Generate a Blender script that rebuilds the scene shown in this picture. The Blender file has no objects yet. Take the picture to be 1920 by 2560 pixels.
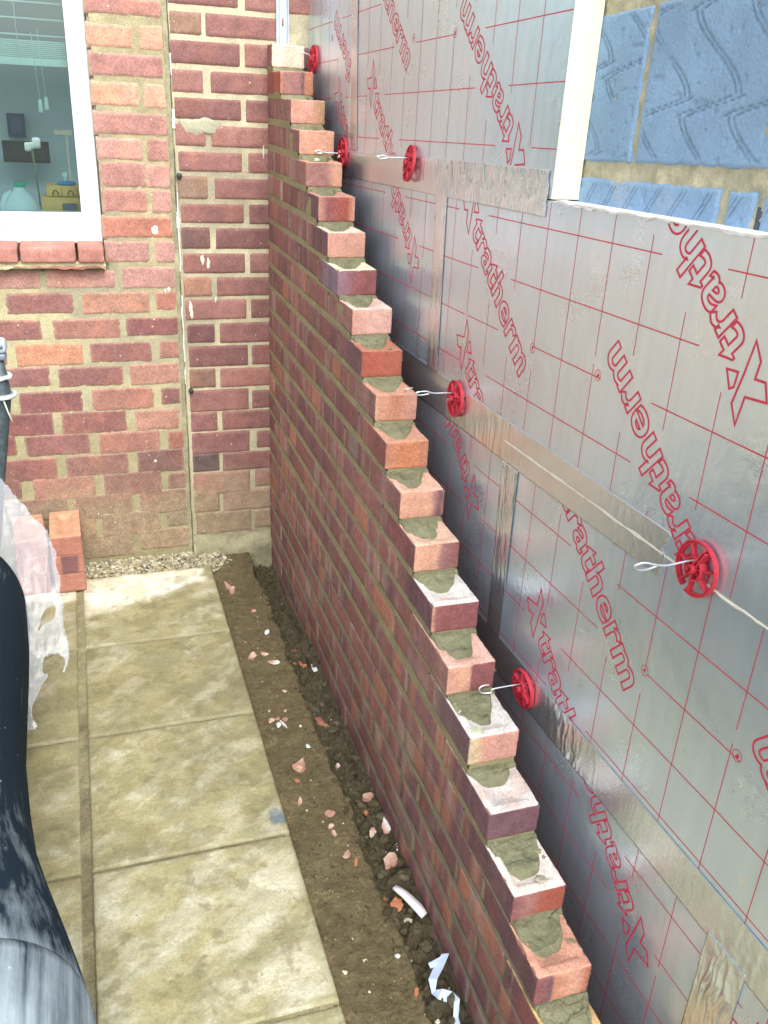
import bpy, bmesh, math, random
import numpy as np
from mathutils import Matrix, Vector, noise as mnoise

# ------------------------------------------------------------------ camera, light, exposure
SC = bpy.context.scene
COL = SC.collection
CAMP = np.array([-0.60253, -3.07352, 1.604569])
CM = np.array([[0.950345, -0.30728, 0.049225], [-0.088125, -0.417437, -0.904423], [0.29846, 0.855176, -0.423788]])
FPX = 2201.588
cd = bpy.data.cameras.new('camera'); cam = bpy.data.objects.new('camera', cd); COL.objects.link(cam)
cd.sensor_fit = 'VERTICAL'; cd.sensor_height = 36.0; cd.sensor_width = 27.0
cd.lens = FPX / 2560 * 36.0; cd.clip_start = 0.05; cd.clip_end = 2000
mw = Matrix.Identity(4)
for i in range(3):
    mw[i][0] = CM[0][i]; mw[i][1] = -CM[1][i]; mw[i][2] = -CM[2][i]; mw[i][3] = CAMP[i]
cam.matrix_world = mw
SC.camera = cam
SUN_EL, SUN_AZ = math.radians(48), math.radians(172)      # azimuth clockwise from +Y
w = bpy.data.worlds.new("World"); SC.world = w; w.use_nodes = True
nt = w.node_tree; bg = nt.nodes['Background']
sky = nt.nodes.new('ShaderNodeTexSky'); sky.sky_type = 'NISHITA'; sky.sun_disc = False
sky.sun_elevation = SUN_EL; sky.sun_rotation = SUN_AZ; sky.dust_density = 4.0; sky.air_density = 1.0; sky.ozone_density = 1.0
hs = nt.nodes.new('ShaderNodeHueSaturation'); hs.inputs['Saturation'].default_value = 0.42
nt.links.new(sky.outputs[0], hs.inputs['Color']); nt.links.new(hs.outputs[0], bg.inputs['Color'])
bg.inputs['Strength'].default_value = 0.15
sd = bpy.data.lights.new('sun', 'SUN'); sd.energy = .85; sd.angle = math.radians(50); sd.color = (1.0, 0.975, 0.93)
so = bpy.data.objects.new('sun', sd); COL.objects.link(so)
sdir = Vector((math.sin(SUN_AZ) * math.cos(SUN_EL), math.cos(SUN_AZ) * math.cos(SUN_EL), math.sin(SUN_EL)))
so.rotation_euler = sdir.to_track_quat('Z', 'Y').to_euler(); so.location = sdir * 20
vs = SC.view_settings; vs.view_transform = 'Standard'; vs.look = 'None'; vs.exposure = 1.36; vs.gamma = 1.0; vs.use_curve_mapping = False
SC.cycles.max_bounces = 10; SC.cycles.transparent_max_bounces = 12

# ------------------------------------------------------------------ helpers
rnd = random.Random(7); RS = np.random.RandomState(11)
def at(u, n, d):
    """world point where the sight line of photo pixel u meets the plane n.X = d"""
    r = CM.T @ np.array([(u[0] - 960) / FPX, (u[1] - 1280) / FPX, 1.0]); n = np.array(n, float)
    return CAMP + (d - n @ CAMP) / (n @ r) * r
def hsh(ix, iy, iz, seed):
    h = (ix * 374761393 + iy * 668265263 + iz * 1440662683 + seed * 974634777) & 0xffffffff
    h = ((h ^ (h >> 13)) * 1274126177) & 0xffffffff
    h = ((h ^ (h >> 16)) * 2246822519) & 0xffffffff
    return ((h ^ (h >> 15)) & 0xffffff) / float(0xffffff)
def vn(P, sc, seed=0):
    P = np.asarray(P, float) * sc
    if P.shape[1] == 2: P = np.c_[P, np.zeros(len(P))]
    F = np.floor(P); f = P - F; F = F.astype(np.int64); f = f * f * (3 - 2 * f)
    r = 0
    for dx in (0, 1):
        for dy in (0, 1):
            for dz in (0, 1):
                wt = (f[:, 0] if dx else 1 - f[:, 0]) * (f[:, 1] if dy else 1 - f[:, 1]) * (f[:, 2] if dz else 1 - f[:, 2])
                r = r + wt * hsh(F[:, 0] + dx, F[:, 1] + dy, F[:, 2] + dz, seed)
    return r * 2 - 1
def fbm(P, sc, oc=3, seed=0, gain=.5):
    a, t, s = 1.0, 0, 0
    for o in range(oc):
        t = t + a * vn(P, sc, seed + o * 17); s += a; a *= gain; sc *= 2.03
    return t / s
def sst(a, b, x):
    t = np.clip((x - a) / (b - a), 0, 1); return t * t * (3 - 2 * t)
def mixc(a, b, t):
    a = np.asarray(a, float); b = np.asarray(b, float); t = np.asarray(t)[..., None]
    return a * (1 - t) + b * t

class MB:
    """collects numpy verts / faces / colours for ONE mesh object"""
    def __init__(s): s.v = []; s.f = []; s.c = []; s.m = []; s.n = 0
    def add(s, V, F, C=(1, 1, 1), mi=0):
        V = np.asarray(V, float).reshape(-1, 3); C = np.asarray(C, float)
        if C.ndim == 1: C = np.tile(C, (len(V), 1))
        s.v.append(V); s.c.append(C)
        for fc in F: s.f.append([int(i) + s.n for i in fc]); s.m.append(mi)
        s.n += len(V); return s
    def box(s, x0, x1, y0, y1, z0, z1, C=(1, 1, 1), mi=0, skip=()):
        V = [(x, y, z) for x in (x0, x1) for y in (y0, y1) for z in (z0, z1)]
        F = [(0, 1, 3, 2), (4, 6, 7, 5), (0, 4, 5, 1), (2, 3, 7, 6), (0, 2, 6, 4), (1, 5, 7, 3)]
        return s.add(V, [f for i, f in enumerate(F) if i not in skip], C, mi)
    def grid(s, X, C=(1, 1, 1), keep=None, flip=False, mi=0):
        n, m = X.shape[:2]; I = np.arange(n * m).reshape(n, m)
        Q = np.stack([I[:-1, :-1], I[1:, :-1], I[1:, 1:], I[:-1, 1:]], -1).reshape(-1, 4)
        if keep is not None:
            kq = (keep[:-1, :-1] & keep[1:, :-1] & keep[1:, 1:] & keep[:-1, 1:]).reshape(-1); Q = Q[kq]
        if flip: Q = Q[:, ::-1]
        C = np.asarray(C, float)
        if C.ndim == 3: C = C.reshape(-1, 3)
        return s.add(X.reshape(-1, 3), Q, C, mi)
    def tube(s, pts, r, seg=8, C=(1, 1, 1), mi=0, cap=True):
        pts = [Vector(p) for p in pts]; n = len(pts); rr = r if hasattr(r, '__len__') else [r] * n
        V = []; up = None
        for i, p in enumerate(pts):
            t = (pts[min(i + 1, n - 1)] - pts[max(i - 1, 0)]).normalized()
            if up is None: up = t.orthogonal().normalized()
            else: up = (up - t * up.dot(t)); up = up.normalized() if up.length > 1e-6 else t.orthogonal().normalized()
            b = t.cross(up)
            for k in range(seg):
                a = 2 * math.pi * k / seg; q = p + (up * math.cos(a) + b * math.sin(a)) * rr[i]; V.append(tuple(q))
        F = [(i * seg + k, i * seg + (k + 1) % seg, (i + 1) * seg + (k + 1) % seg, (i + 1) * seg + k) for i in range(n - 1) for k in range(seg)]
        if cap: F += [tuple(range(seg))[::-1], tuple((n - 1) * seg + k for k in range(seg))]
        return s.add(V, F, C, mi)
    def lathe(s, prof, cx, cy, cz=0, seg=24, C=(1, 1, 1), mi=0, sx=1, sy=1):
        V = [(cx + r * sx * math.cos(2 * math.pi * k / seg), cy + r * sy * math.sin(2 * math.pi * k / seg), cz + z) for r, z in prof for k in range(seg)]
        n = len(prof)
        F = [(i * seg + k, i * seg + (k + 1) % seg, (i + 1) * seg + (k + 1) % seg, (i + 1) * seg + k) for i in range(n - 1) for k in range(seg)]
        F += [tuple(range(seg))[::-1], tuple((n - 1) * seg + k for k in range(seg))]
        return s.add(V, F, C, mi)
    def build(s, name, mats, parent=None, smooth=True, weld=0):
        V = np.concatenate(s.v); C = np.concatenate(s.c)
        me = bpy.data.meshes.new(name)
        me.vertices.add(len(V)); me.vertices.foreach_set('co', V.astype(np.float32).ravel())
        ln = np.array([len(f) for f in s.f], np.int32); st = np.r_[0, np.cumsum(ln)[:-1]].astype(np.int32)
        lp = np.fromiter((i for f in s.f for i in f), np.int32, int(ln.sum()))
        me.loops.add(len(lp)); me.loops.foreach_set('vertex_index', lp)
        me.polygons.add(len(ln)); me.polygons.foreach_set('loop_start', st); me.polygons.foreach_set('loop_total', ln)
        me.polygons.foreach_set('material_index', np.array(s.m, np.int32))
        me.polygons.foreach_set('use_smooth', np.full(len(ln), smooth))
        me.update(calc_edges=True)
        ca = me.color_attributes.new('Col', 'FLOAT_COLOR', 'POINT')
        ca.data.foreach_set('color', np.c_[C, np.ones(len(C))].astype(np.float32).ravel())
        for m in (mats if isinstance(mats, (list, tuple)) else [mats]): me.materials.append(m)
        if weld:
            b = bmesh.new(); b.from_mesh(me); bmesh.ops.remove_doubles(b, verts=b.verts, dist=weld); b.to_mesh(me); b.free()
        me.validate()
        o = bpy.data.objects.new(name, me); COL.objects.link(o)
        if parent is not None:
            o.parent = parent
            if parent.parent is None and parent.type == 'EMPTY': o.matrix_parent_inverse = Matrix.Translation(-parent.location)
        return o
def thing(name, label, cat, loc=(0, 0, 0), group=None):
    o = bpy.data.objects.new(name, None); COL.objects.link(o); o.location = loc; o.empty_display_size = .05
    return tag(o, label, cat, group)
def tag(o, label, cat, group=None):
    o['label'] = label; o['category'] = cat
    if group: o['group'] = group
    return o
def struct(o): o['kind'] = 'structure'; return o
def stuff(o): o['kind'] = 'stuff'; return o

# ------------------------------------------------------------------ materials
def mat(name, color=None, rough=.8, metal=0., noise=(0, 1), bump=(0, 1), fine=(0, 1), spec=.5, extra=None, sheen=0):
    """Principled; base colour = vertex colour 'Col' (x constant) x noise; bump from two noises"""
    m = bpy.data.materials.new(name); m.use_nodes = True; t = m.node_tree; N = t.nodes; L = t.links
    p = N['Principled BSDF']; p.inputs['Roughness'].default_value = rough; p.inputs['Metallic'].default_value = metal
    p.inputs['Specular IOR Level'].default_value = spec
    a = N.new('ShaderNodeAttribute'); a.attribute_name = 'Col'; c = a.outputs['Color']
    tc = N.new('ShaderNodeTexCoord').outputs['Object']
    if color is not None:
        mx = N.new('ShaderNodeMix'); mx.data_type = 'RGBA'; mx.blend_type = 'MULTIPLY'; mx.inputs['Factor'].default_value = 1
        L.new(c, mx.inputs['A']); mx.inputs['B'].default_value = (*color, 1); c = mx.outputs['Result']
    def nz(scale, detail=4, ro=.6):
        n = N.new('ShaderNodeTexNoise'); n.inputs['Scale'].default_value = scale; n.inputs['Detail'].default_value = detail
        n.inputs['Roughness'].default_value = ro; L.new(tc, n.inputs['Vector']); return n.outputs['Fac']
    for amt, sc in (noise, fine):
        if amt:
            mr = N.new('ShaderNodeMapRange'); L.new(nz(sc), mr.inputs['Value'])
            mr.inputs['From Min'].default_value = .25; mr.inputs['From Max'].default_value = .75
            mr.inputs['To Min'].default_value = 1 - amt; mr.inputs['To Max'].default_value = 1 + amt
            mx = N.new('ShaderNodeMix'); mx.data_type = 'RGBA'; mx.blend_type = 'MULTIPLY'; mx.inputs['Factor'].default_value = 1
            L.new(c, mx.inputs['A']); L.new(mr.outputs[0], mx.inputs['B']); c = mx.outputs['Result']
    if extra: c = extra(t, c, tc, nz, p) or c
    L.new(c, p.inputs['Base Color'])
    if bump[0]:
        b = N.new('ShaderNodeBump'); b.inputs['Strength'].default_value = 1; b.inputs['Distance'].default_value = bump[0]
        L.new(nz(bump[1], 6, .65), b.inputs['Height']); L.new(b.outputs[0], p.inputs['Normal'])
    return m
def spots(scale, thr, col, soft=.04, amt=1.0):
    """little splashes of another colour scattered by a noise threshold"""
    def f(t, c, tc, nz, p):
        N, L = t.nodes, t.links
        v = N.new('ShaderNodeTexVoronoi'); v.inputs['Scale'].default_value = scale; v.inputs['Randomness'].default_value = 1; L.new(tc, v.inputs['Vector'])
        n = nz(scale * .23, 3)
        ad = N.new('ShaderNodeMath'); ad.operation = 'MULTIPLY_ADD'; L.new(n, ad.inputs[0]); ad.inputs[1].default_value = -.55; L.new(v.outputs['Distance'], ad.inputs[2])
        mr = N.new('ShaderNodeMapRange'); L.new(ad.outputs[0], mr.inputs['Value'])
        mr.inputs['From Min'].default_value = thr; mr.inputs['From Max'].default_value = thr + soft
        mr.inputs['To Min'].default_value = amt; mr.inputs['To Max'].default_value = 0
        mx = N.new('ShaderNodeMix'); mx.data_type = 'RGBA'; L.new(mr.outputs[0], mx.inputs['Factor']); L.new(c, mx.inputs['A']); mx.inputs['B'].default_value = (*col, 1)
        return mx.outputs['Result']
    return f
M_OLD = mat('old_brick', rough=.9, noise=(.22, 26), fine=(.34, 190), bump=(.0022, 190), spec=.25, extra=spots(42, -.245, (.62, .57, .47), .03, .8))
M_OMORT = mat('old_mortar', rough=.95, noise=(.18, 20), fine=(.22, 170), bump=(.0026, 180), spec=.2)
M_NEW = mat('new_brick', rough=.9, noise=(.18, 46), fine=(.32, 240), bump=(.0020, 260), spec=.25)
M_NMORT = mat('new_mortar', rough=.75, noise=(.18, 40), fine=(.16, 380), bump=(.0036, 230), spec=.3)
def foil_extra(t, c, tc, nz, p):
    N, L = t.nodes, t.links
    # rolled foil: faint streaks running up the board, smudges in the gloss, small cement flecks
    mp = N.new('ShaderNodeMapping'); mp.inputs['Scale'].default_value = (1, 34, 1.6); L.new(tc, mp.inputs['Vector'])
    n = N.new('ShaderNodeTexNoise'); n.inputs['Scale'].default_value = 1.6; n.inputs['Detail'].default_value = 5; L.new(mp.outputs[0], n.inputs['Vector'])
    mr = N.new('ShaderNodeMapRange'); L.new(n.outputs['Fac'], mr.inputs['Value']); mr.inputs['From Min'].default_value = .3; mr.inputs['From Max'].default_value = .7
    mr.inputs['To Min'].default_value = .965; mr.inputs['To Max'].default_value = 1.03
    mx = N.new('ShaderNodeMix'); mx.data_type = 'RGBA'; mx.blend_type = 'MULTIPLY'; mx.inputs['Factor'].default_value = 1
    L.new(c, mx.inputs['A']); L.new(mr.outputs[0], mx.inputs['B']); c = mx.outputs['Result']
    r = N.new('ShaderNodeMapRange'); L.new(nz(7, 5), r.inputs['Value']); r.inputs['From Min'].default_value = .3; r.inputs['From Max'].default_value = .7
    r.inputs['To Min'].default_value = .24; r.inputs['To Max'].default_value = .38; L.new(r.outputs[0], p.inputs['Roughness'])
    hb = N.new('ShaderNodeBump'); hb.inputs['Distance'].default_value = .0022; hb.inputs['Strength'].default_value = .8
    ad = N.new('ShaderNodeMath'); ad.operation = 'MULTIPLY_ADD'; L.new(n.outputs['Fac'], ad.inputs[0]); ad.inputs[1].default_value = .22; L.new(nz(18, 5), ad.inputs[2])
    L.new(ad.outputs[0], hb.inputs['Height']); L.new(hb.outputs[0], p.inputs['Normal'])
    c = spots(5.5, -.20, (.86, .88, .88), .16, .28)(t, c, tc, nz, p); c = spots(17, -.25, (.80, .82, .80), .05, .55)(t, c, tc, nz, p); v = spots(60, -.205, (.74, .74, .68), .02, .85)(t, c, tc, nz, p)
    return v
M_FOIL = mat('foil', (.68, .80, .91), rough=.35, metal=.78, extra=foil_extra)
M_TAPE = mat('foil_tape', (.75, .82, .87), rough=.26, metal=.92, noise=(.06, 30), bump=(.0007, 70))
M_FOAM = mat('foam', rough=.9, noise=(.05, 60), bump=(.0008, 300), spec=.2)
M_PRINT = mat('red_print', (.56, .034, .080), rough=.5, noise=(.15, 120))
M_PRINT_DULL = mat('red_print_dulled', (.26, .075, .10), rough=.5)  # same red print, greyed in the colour to mimic its look at grazing angle
M_RED = mat('red_plastic', (.52, .030, .055), rough=.5, noise=(.14, 60), fine=(.1, 400), extra=spots(150, -.24, (.50, .40, .34), .05, .6))
M_WIRE = mat('steel_wire', (.72, .74, .76), rough=.28, metal=.9)
M_GALV = mat('galvanised_steel', (.50, .57, .62), rough=.38, metal=.75, noise=(.08, 60))
M_UPVC = mat('white_upvc', (.76, .765, .78), rough=.35)
M_GASK = mat('dark_gasket', (.03, .04, .07), rough=.6)
M_BLOCK = mat('aerated_block', rough=.92, noise=(.12, 12), fine=(.12, 260), bump=(.0022, 200), spec=.2, extra=spots(16, -.262, (.50, .53, .50), .05, .5))
def slab_extra(t, c, tc, nz, p):
    N, L = t.nodes, t.links
    def ramp(fac, a, b_, A, B_):
        mr = N.new('ShaderNodeMapRange'); L.new(fac, mr.inputs['Value']); mr.inputs['From Min'].default_value = a; mr.inputs['From Max'].default_value = b_
        mx = N.new('ShaderNodeMix'); mx.data_type = 'RGBA'; L.new(mr.outputs[0], mx.inputs['Factor']); mx.inputs['A'].default_value = (*A, 1); mx.inputs['B'].default_value = (*B_, 1); return mx.outputs['Result']
    def mul(a, b_):
        mx = N.new('ShaderNodeMix'); mx.data_type = 'RGBA'; mx.blend_type = 'MULTIPLY'; mx.inputs['Factor'].default_value = 1; L.new(a, mx.inputs['A']); L.new(b_, mx.inputs['B']); return mx.outputs['Result']
    c = mul(c, ramp(nz(9, 12, .62), .478, .502, (.88, .87, .81), (1.03, 1.03, 1.02)))          # crisp damp blotches
    mp = N.new('ShaderNodeMapping'); mp.inputs['Rotation'].default_value = (0, 0, .5); mp.inputs['Scale'].default_value = (5, 17, 1); L.new(tc, mp.inputs['Vector'])
    n = N.new('ShaderNodeTexNoise'); n.inputs['Scale'].default_value = 1.4; n.inputs['Detail'].default_value = 12; n.inputs['Roughness'].default_value = .66; n.inputs['Distortion'].default_value = .6; L.new(mp.outputs[0], n.inputs['Vector'])
    c = mul(c, ramp(n.outputs['Fac'], .50, .57, (.975, .97, .955), (1.06, 1.07, 1.10)))                # pale riven ledges
    return spots(38, -.268, (.16, .145, .08), .03, .55)(t, c, tc, nz, p)
M_SLAB = mat('riven_slab', rough=.62, noise=(.08, 30), fine=(.20, 150), bump=(.0026, 80), spec=.4, extra=slab_extra)
M_SOIL = mat('soil', rough=.95, noise=(.26, 34), fine=(.34, 300), bump=(.006, 120), spec=.2)
M_STONE = mat('stones', rough=.85, noise=(.12, 90), fine=(.14, 500), bump=(.0008, 300))
M_GROUND = mat('ground', (.15, .135, .085), rough=.95, noise=(.25, 4), bump=(.01, 30))
def poly_mat():
    m = mat('polythene', (.42, .47, .52), rough=.16, spec=.8)
    p = m.node_tree.nodes['Principled BSDF']; p.inputs['Alpha'].default_value = .46
    p.inputs['Transmission Weight'].default_value = .15
    return m
M_POLY = poly_mat()
def tub_extra(t, c, tc, nz, p):
    N, L = t.nodes, t.links
    mp = N.new('ShaderNodeMapping'); mp.inputs['Scale'].default_value = (38, 2.2, 38); L.new(tc, mp.inputs['Vector'])
    n = N.new('ShaderNodeTexNoise'); n.inputs['Scale'].default_value = 1; n.inputs['Detail'].default_value = 6; n.inputs['Roughness'].default_value = .7; L.new(mp.outputs[0], n.inputs['Vector'])
    ad = N.new('ShaderNodeMath'); ad.operation = 'MULTIPLY_ADD'; L.new(nz(5, 5), ad.inputs[0]); ad.inputs[1].default_value = .9; L.new(n.outputs['Fac'], ad.inputs[2])
    sp = N.new('ShaderNodeSeparateColor'); L.new(c, sp.inputs[0])
    a2 = N.new('ShaderNodeMath'); a2.operation = 'ADD'; L.new(ad.outputs[0], a2.inputs[0]); L.new(sp.outputs[0], a2.inputs[1])
    mr = N.new('ShaderNodeMapRange'); L.new(a2.outputs[0], mr.inputs['Value']); mr.inputs['From Min'].default_value = 1.12; mr.inputs['From Max'].default_value = 1.75
    mx = N.new('ShaderNodeMix'); mx.data_type = 'RGBA'; L.new(mr.outputs[0], mx.inputs['Factor']); mx.inputs['A'].default_value = (.014, .027, .040, 1); mx.inputs['B'].default_value = (.40, .49, .54, 1)
    return mx.outputs['Result']
M_TUB = mat('dusty_black_plastic', rough=.92, spec=.06, extra=lambda t, c, tc, nz, p: spots(30, -.262, (.55, .62, .64), .05, .6)(t, tub_extra(t, c, tc, nz, p), tc, nz, p), bump=(.0006, 120))
def glass_mat():
    m = bpy.data.materials.new('window_glass'); m.use_nodes = True; t = m.node_tree; N, L = t.nodes, t.links
    for n in list(N):
        if n.type == 'BSDF_PRINCIPLED': N.remove(n)
    tr = N.new('ShaderNodeBsdfTransparent'); tr.inputs[0].default_value = (.80, .90, .90, 1)
    gl = N.new('ShaderNodeBsdfGlossy'); gl.inputs['Roughness'].default_value = .02; gl.inputs[0].default_value = (.9, 1, 1, 1)
    fr = N.new('ShaderNodeFresnel'); fr.inputs[0].default_value = 1.65
    mx = N.new('ShaderNodeMixShader'); L.new(fr.outputs[0], mx.inputs[0]); L.new(tr.outputs[0], mx.inputs[1]); L.new(gl.outputs[0], mx.inputs[2])
    L.new(mx.outputs[0], N['Material Output'].inputs[0]); return m
M_GLASS = glass_mat()
M_PAINT = mat('plain_paint', rough=.6)
M_PLAST = mat('plain_plastic', rough=.4)

# ------------------------------------------------------------------ ground
def sheet(name, m, x0, x1, y0, y1, z, C=(1, 1, 1)):
    b = MB(); b.add([(x0, y0, z), (x1, y0, z), (x1, y1, z), (x0, y1, z)], [(0, 1, 2, 3)], C); return b.build(name, m)
struct(sheet('ground', M_GROUND, -600, 600, -600, 600, -.17))

# soil strip with the dug-out trench along the new wall
def soil_h(x, y):
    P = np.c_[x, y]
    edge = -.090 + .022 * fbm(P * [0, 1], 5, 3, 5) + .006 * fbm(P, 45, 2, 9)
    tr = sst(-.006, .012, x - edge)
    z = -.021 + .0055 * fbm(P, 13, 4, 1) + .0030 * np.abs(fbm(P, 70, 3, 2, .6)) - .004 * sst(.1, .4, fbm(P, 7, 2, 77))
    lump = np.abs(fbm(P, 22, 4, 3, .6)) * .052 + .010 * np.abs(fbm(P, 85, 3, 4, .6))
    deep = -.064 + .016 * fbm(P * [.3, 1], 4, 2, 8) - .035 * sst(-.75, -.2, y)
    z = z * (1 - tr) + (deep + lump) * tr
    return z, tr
xs = np.linspace(-.275, .02, 118); ys = np.linspace(-2.95, -.0, 1150)
X, Y = np.meshgrid(xs, ys, indexing='ij'); Z, TR = soil_h(X.ravel(), Y.ravel())
P2 = np.c_[X.ravel(), Y.ravel()]
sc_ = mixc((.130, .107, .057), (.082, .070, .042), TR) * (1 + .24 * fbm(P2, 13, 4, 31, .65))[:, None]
sc_ *= (1 + .25 * sst(.25, .6, fbm(P2, 75, 2, 33)))[:, None]
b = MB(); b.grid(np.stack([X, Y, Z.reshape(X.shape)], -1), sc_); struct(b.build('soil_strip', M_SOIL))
struct(sheet('gravel_bed', M_SOIL, -1.9, -.275, -.20, -.0, -.028, (.15, .135, .075)))
sheet_in = MB(); sheet_in.add([(.02, -2.95, -.12), (.5, -2.95, -.12), (.5, 0, -.12), (.02, 0, -.12)], [(0, 1, 2, 3)], (.1, .09, .05)); struct(sheet_in.build('cavity_floor', M_SOIL))

# patio of square riven slabs
yj = [-.150, -.600, -1.040, -1.515, -1.970, -2.425, -2.88, -3.33, -3.78, -4.23, -4.68]
xj = [-.252, -.708, -1.176, -1.644, -2.112, -2.58, -3.048]
b = MB()
for ci in range(len(xj) - 1):
    x1 = xj[ci] if ci == 0 else xj[ci] - .020; x0 = xj[ci + 1]
    for rj in range(len(yj) - 1):
        y1, y0 = yj[rj] - (.004 if rj else 0), yj[rj + 1] + .004
        near = ci < 2 and rj < 5
        n = 96 if (ci == 0 and rj < 6) else (60 if near else 10)
        u = np.r_[0, .004, .010, np.linspace(.02, .98, n), .990, .996, 1]
        X, Y = np.meshgrid(x0 + (x1 - x0) * u, y0 + (y1 - y0) * u, indexing='ij'); P = np.c_[X.ravel(), Y.ravel()]
        U, V = np.meshgrid(u, u, indexing='ij'); e = np.minimum(np.minimum(U, 1 - U), np.minimum(V, 1 - V)).ravel()
        sd = ci * 31 + rj * 7
        ang = .35 + .5 * hsh(np.array([sd]), np.array([1]), np.array([1]), 3)[0]
        Rm = np.array([[math.cos(ang), -math.sin(ang)], [math.sin(ang), math.cos(ang)]])
        Ps = (P @ Rm) * [1.0, 2.6]
        r1 = fbm(Ps, 7, 4, sd); r2 = fbm(P, 30, 3, sd + 3); step = np.floor((r1 + .12 * r2) * 5) / 5
        Z = .0022 * step + .0012 * r2 + .0010 * r1 - .004 * (1 - sst(0, .012, e)) - .05 * (e < 1e-6)
        # wet / dry blotches: a real stain pattern with its own outlines
        tan_, grey_, pale_ = np.array((.365, .338, .188)), np.array((.290, .275, .155)), np.array((.49, .48, .365))
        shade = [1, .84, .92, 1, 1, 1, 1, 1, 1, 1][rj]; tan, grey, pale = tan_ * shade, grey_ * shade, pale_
        wet = sst(-.32, .26, fbm(P, 10, 5, sd + 50, .62) + .25 * r2)
        spot = sst(.30, .44, fbm(P, 28, 3, sd + 77))
        C = mixc(tan, grey, wet); C = mixc(C, pale, .42 * sst(.05, .6, r1 * 1.2 + .3 * r2 + .3 * (step - r1)))
        dryb = [-.1, -.35, .0, .30, .42, .3, .2, .2, .2, .2][rj]
        C = mixc(C, pale * 1.05, np.clip(sst(-.05, .60, fbm(Ps, 6, 5, sd + 91, .6) + .35 * r2 + dryb - .15), 0, 1) * .8)
        if rj == 0:     # the dry corner of the farthest slab
            dm = (Y.ravel() + .38) * 3.0 - (X.ravel() + .55) * (.9 if ci == 0 else -.6) + .16 * fbm(P, 14, 4, 123)
            dry = sst(.0, .18, dm) * sst(0, .05, (-.262 - X.ravel()) + .02 * r2)
            C = mixc(C, np.array((.76, .735, .60)) * (1 + .08 * r1)[:, None], dry * .95)
            spot = spot * (1 - .3 * dry)
        C = mixc(C, np.array((.22, .20, .115)), spot * .55)
        C = mixc(C, np.array((.26, .25, .15)), (1 - sst(.0, .06, e + .02 * r2)) * .5)
        C = C * (1 + .05 * fbm(P, 60, 3, sd + 5))[:, None]
        if ci == 0 and rj in (2, 3):
            bl = np.exp(-(((X.ravel() + .272) / .022) ** 2 + ((Y.ravel() + 1.458) / .03) ** 2)) * (1 + .8 * fbm(P, 70, 2, 3))
            C = mixc(C, (.10, .16, .22), .75 * sst(.25, .75, bl + .35 * fbm(P, 45, 4, 66)))
        b.grid(np.stack([X, Y, Z.reshape(X.shape)], -1), C)
pat = b.build('patio', M_SLAB); struct(pat)
b = MB()
n = 700; xs = np.array([-3.05, -2.0, -1.176 - .03, -.73, -.722, -.714, -.706, -.69, -.30, -.2665]); ys = np.linspace(-4.68, -.15, n)
X, Y = np.meshgrid(xs, ys, indexing='ij'); P = np.c_[X.ravel(), Y.ravel()]
Z = -.0075 + .0016 * fbm(P, 40, 3, 4)
C = mixc((.28, .26, .15), (.20, .18, .105), sst(-.2, .3, fbm(P, 7, 3, 9))) * (1 + .2 * fbm(P, 80, 2, 2))[:, None]
b.grid(np.stack([X, Y, Z.reshape(X.shape)], -1), C); struct(b.build('patio_joints', M_SOIL))

# ------------------------------------------------------------------ old house wall
HB = [(-0.534,1.835,-0.322,1.795),(-0.533,1.763,-0.408,1.707),(-0.386,1.768,-0.321,1.706),(-0.533,1.688,-0.326,1.631),(-0.533,1.609,-0.403,1.55),(-0.382,1.61,-0.32,1.547),(-0.533,1.526,-0.322,1.469),(-0.53,1.452,-0.402,1.395),(-0.382,1.455,-0.322,1.393),(-0.526,1.384,-0.395,1.315),(-0.388,1.378,-0.32,1.314),(-0.526,1.304,-0.396,1.24),(-0.376,1.303,-0.317,1.238),(-0.532,1.221,-0.321,1.16),(-0.53,1.144,-0.399,1.082),(-0.375,1.146,-0.315,1.081),
(-0.948,1.05,-0.744,0.999),(-0.721,1.05,-0.514,1.0),(-0.485,1.062,-0.32,0.997),(-1.063,0.979,-0.88,0.917),(-0.852,0.984,-0.649,0.917),(-0.621,0.983,-0.405,0.913),(-0.385,0.982,-0.317,0.92),(-0.953,0.898,-0.756,0.831),(-0.718,0.897,-0.508,0.83),(-0.486,0.898,-0.313,0.835),(-1.063,0.821,-0.874,0.747),(-0.843,0.817,-0.634,0.742),(-0.611,0.816,-0.41,0.747),(-0.382,0.816,-0.318,0.754),(-0.954,0.739,-0.746,0.673),(-0.72,0.734,-0.51,0.666),(-0.487,0.736,-0.32,0.662),(-1.078,0.653,-0.886,0.581),(-0.853,0.653,-0.65,0.578),(-0.619,0.654,-0.412,0.575),(-0.387,0.649,-0.32,0.586),(-0.96,0.579,-0.752,0.499),(-0.725,0.576,-0.511,0.495),(-0.479,0.568,-0.329,0.494),(-1.074,0.505,-0.88,0.43),(-0.85,0.499,-0.639,0.421),(-0.609,0.493,-0.4,0.414),(-0.371,0.487,-0.313,0.418),(-0.971,0.415,-0.758,0.331),(-0.727,0.414,-0.515,0.334),(-0.484,0.418,-0.319,0.33),(-1.066,0.341,-0.882,0.267),(-0.844,0.338,-0.636,0.251),(-0.606,0.338,-0.401,0.244),(-0.38,0.323,-0.314,0.26),(-0.947,0.26,-0.734,0.173),(-0.717,0.259,-0.512,0.164),(-0.488,0.258,-0.314,0.163),(-0.863,0.171,-0.645,0.083),(-0.625,0.181,-0.416,0.086),(-0.393,0.169,-0.317,0.105),(-0.933,0.1,-0.717,0.01),(-0.697,0.092,-0.517,0.001),(-0.498,0.1,-0.303,0.016)]
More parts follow.
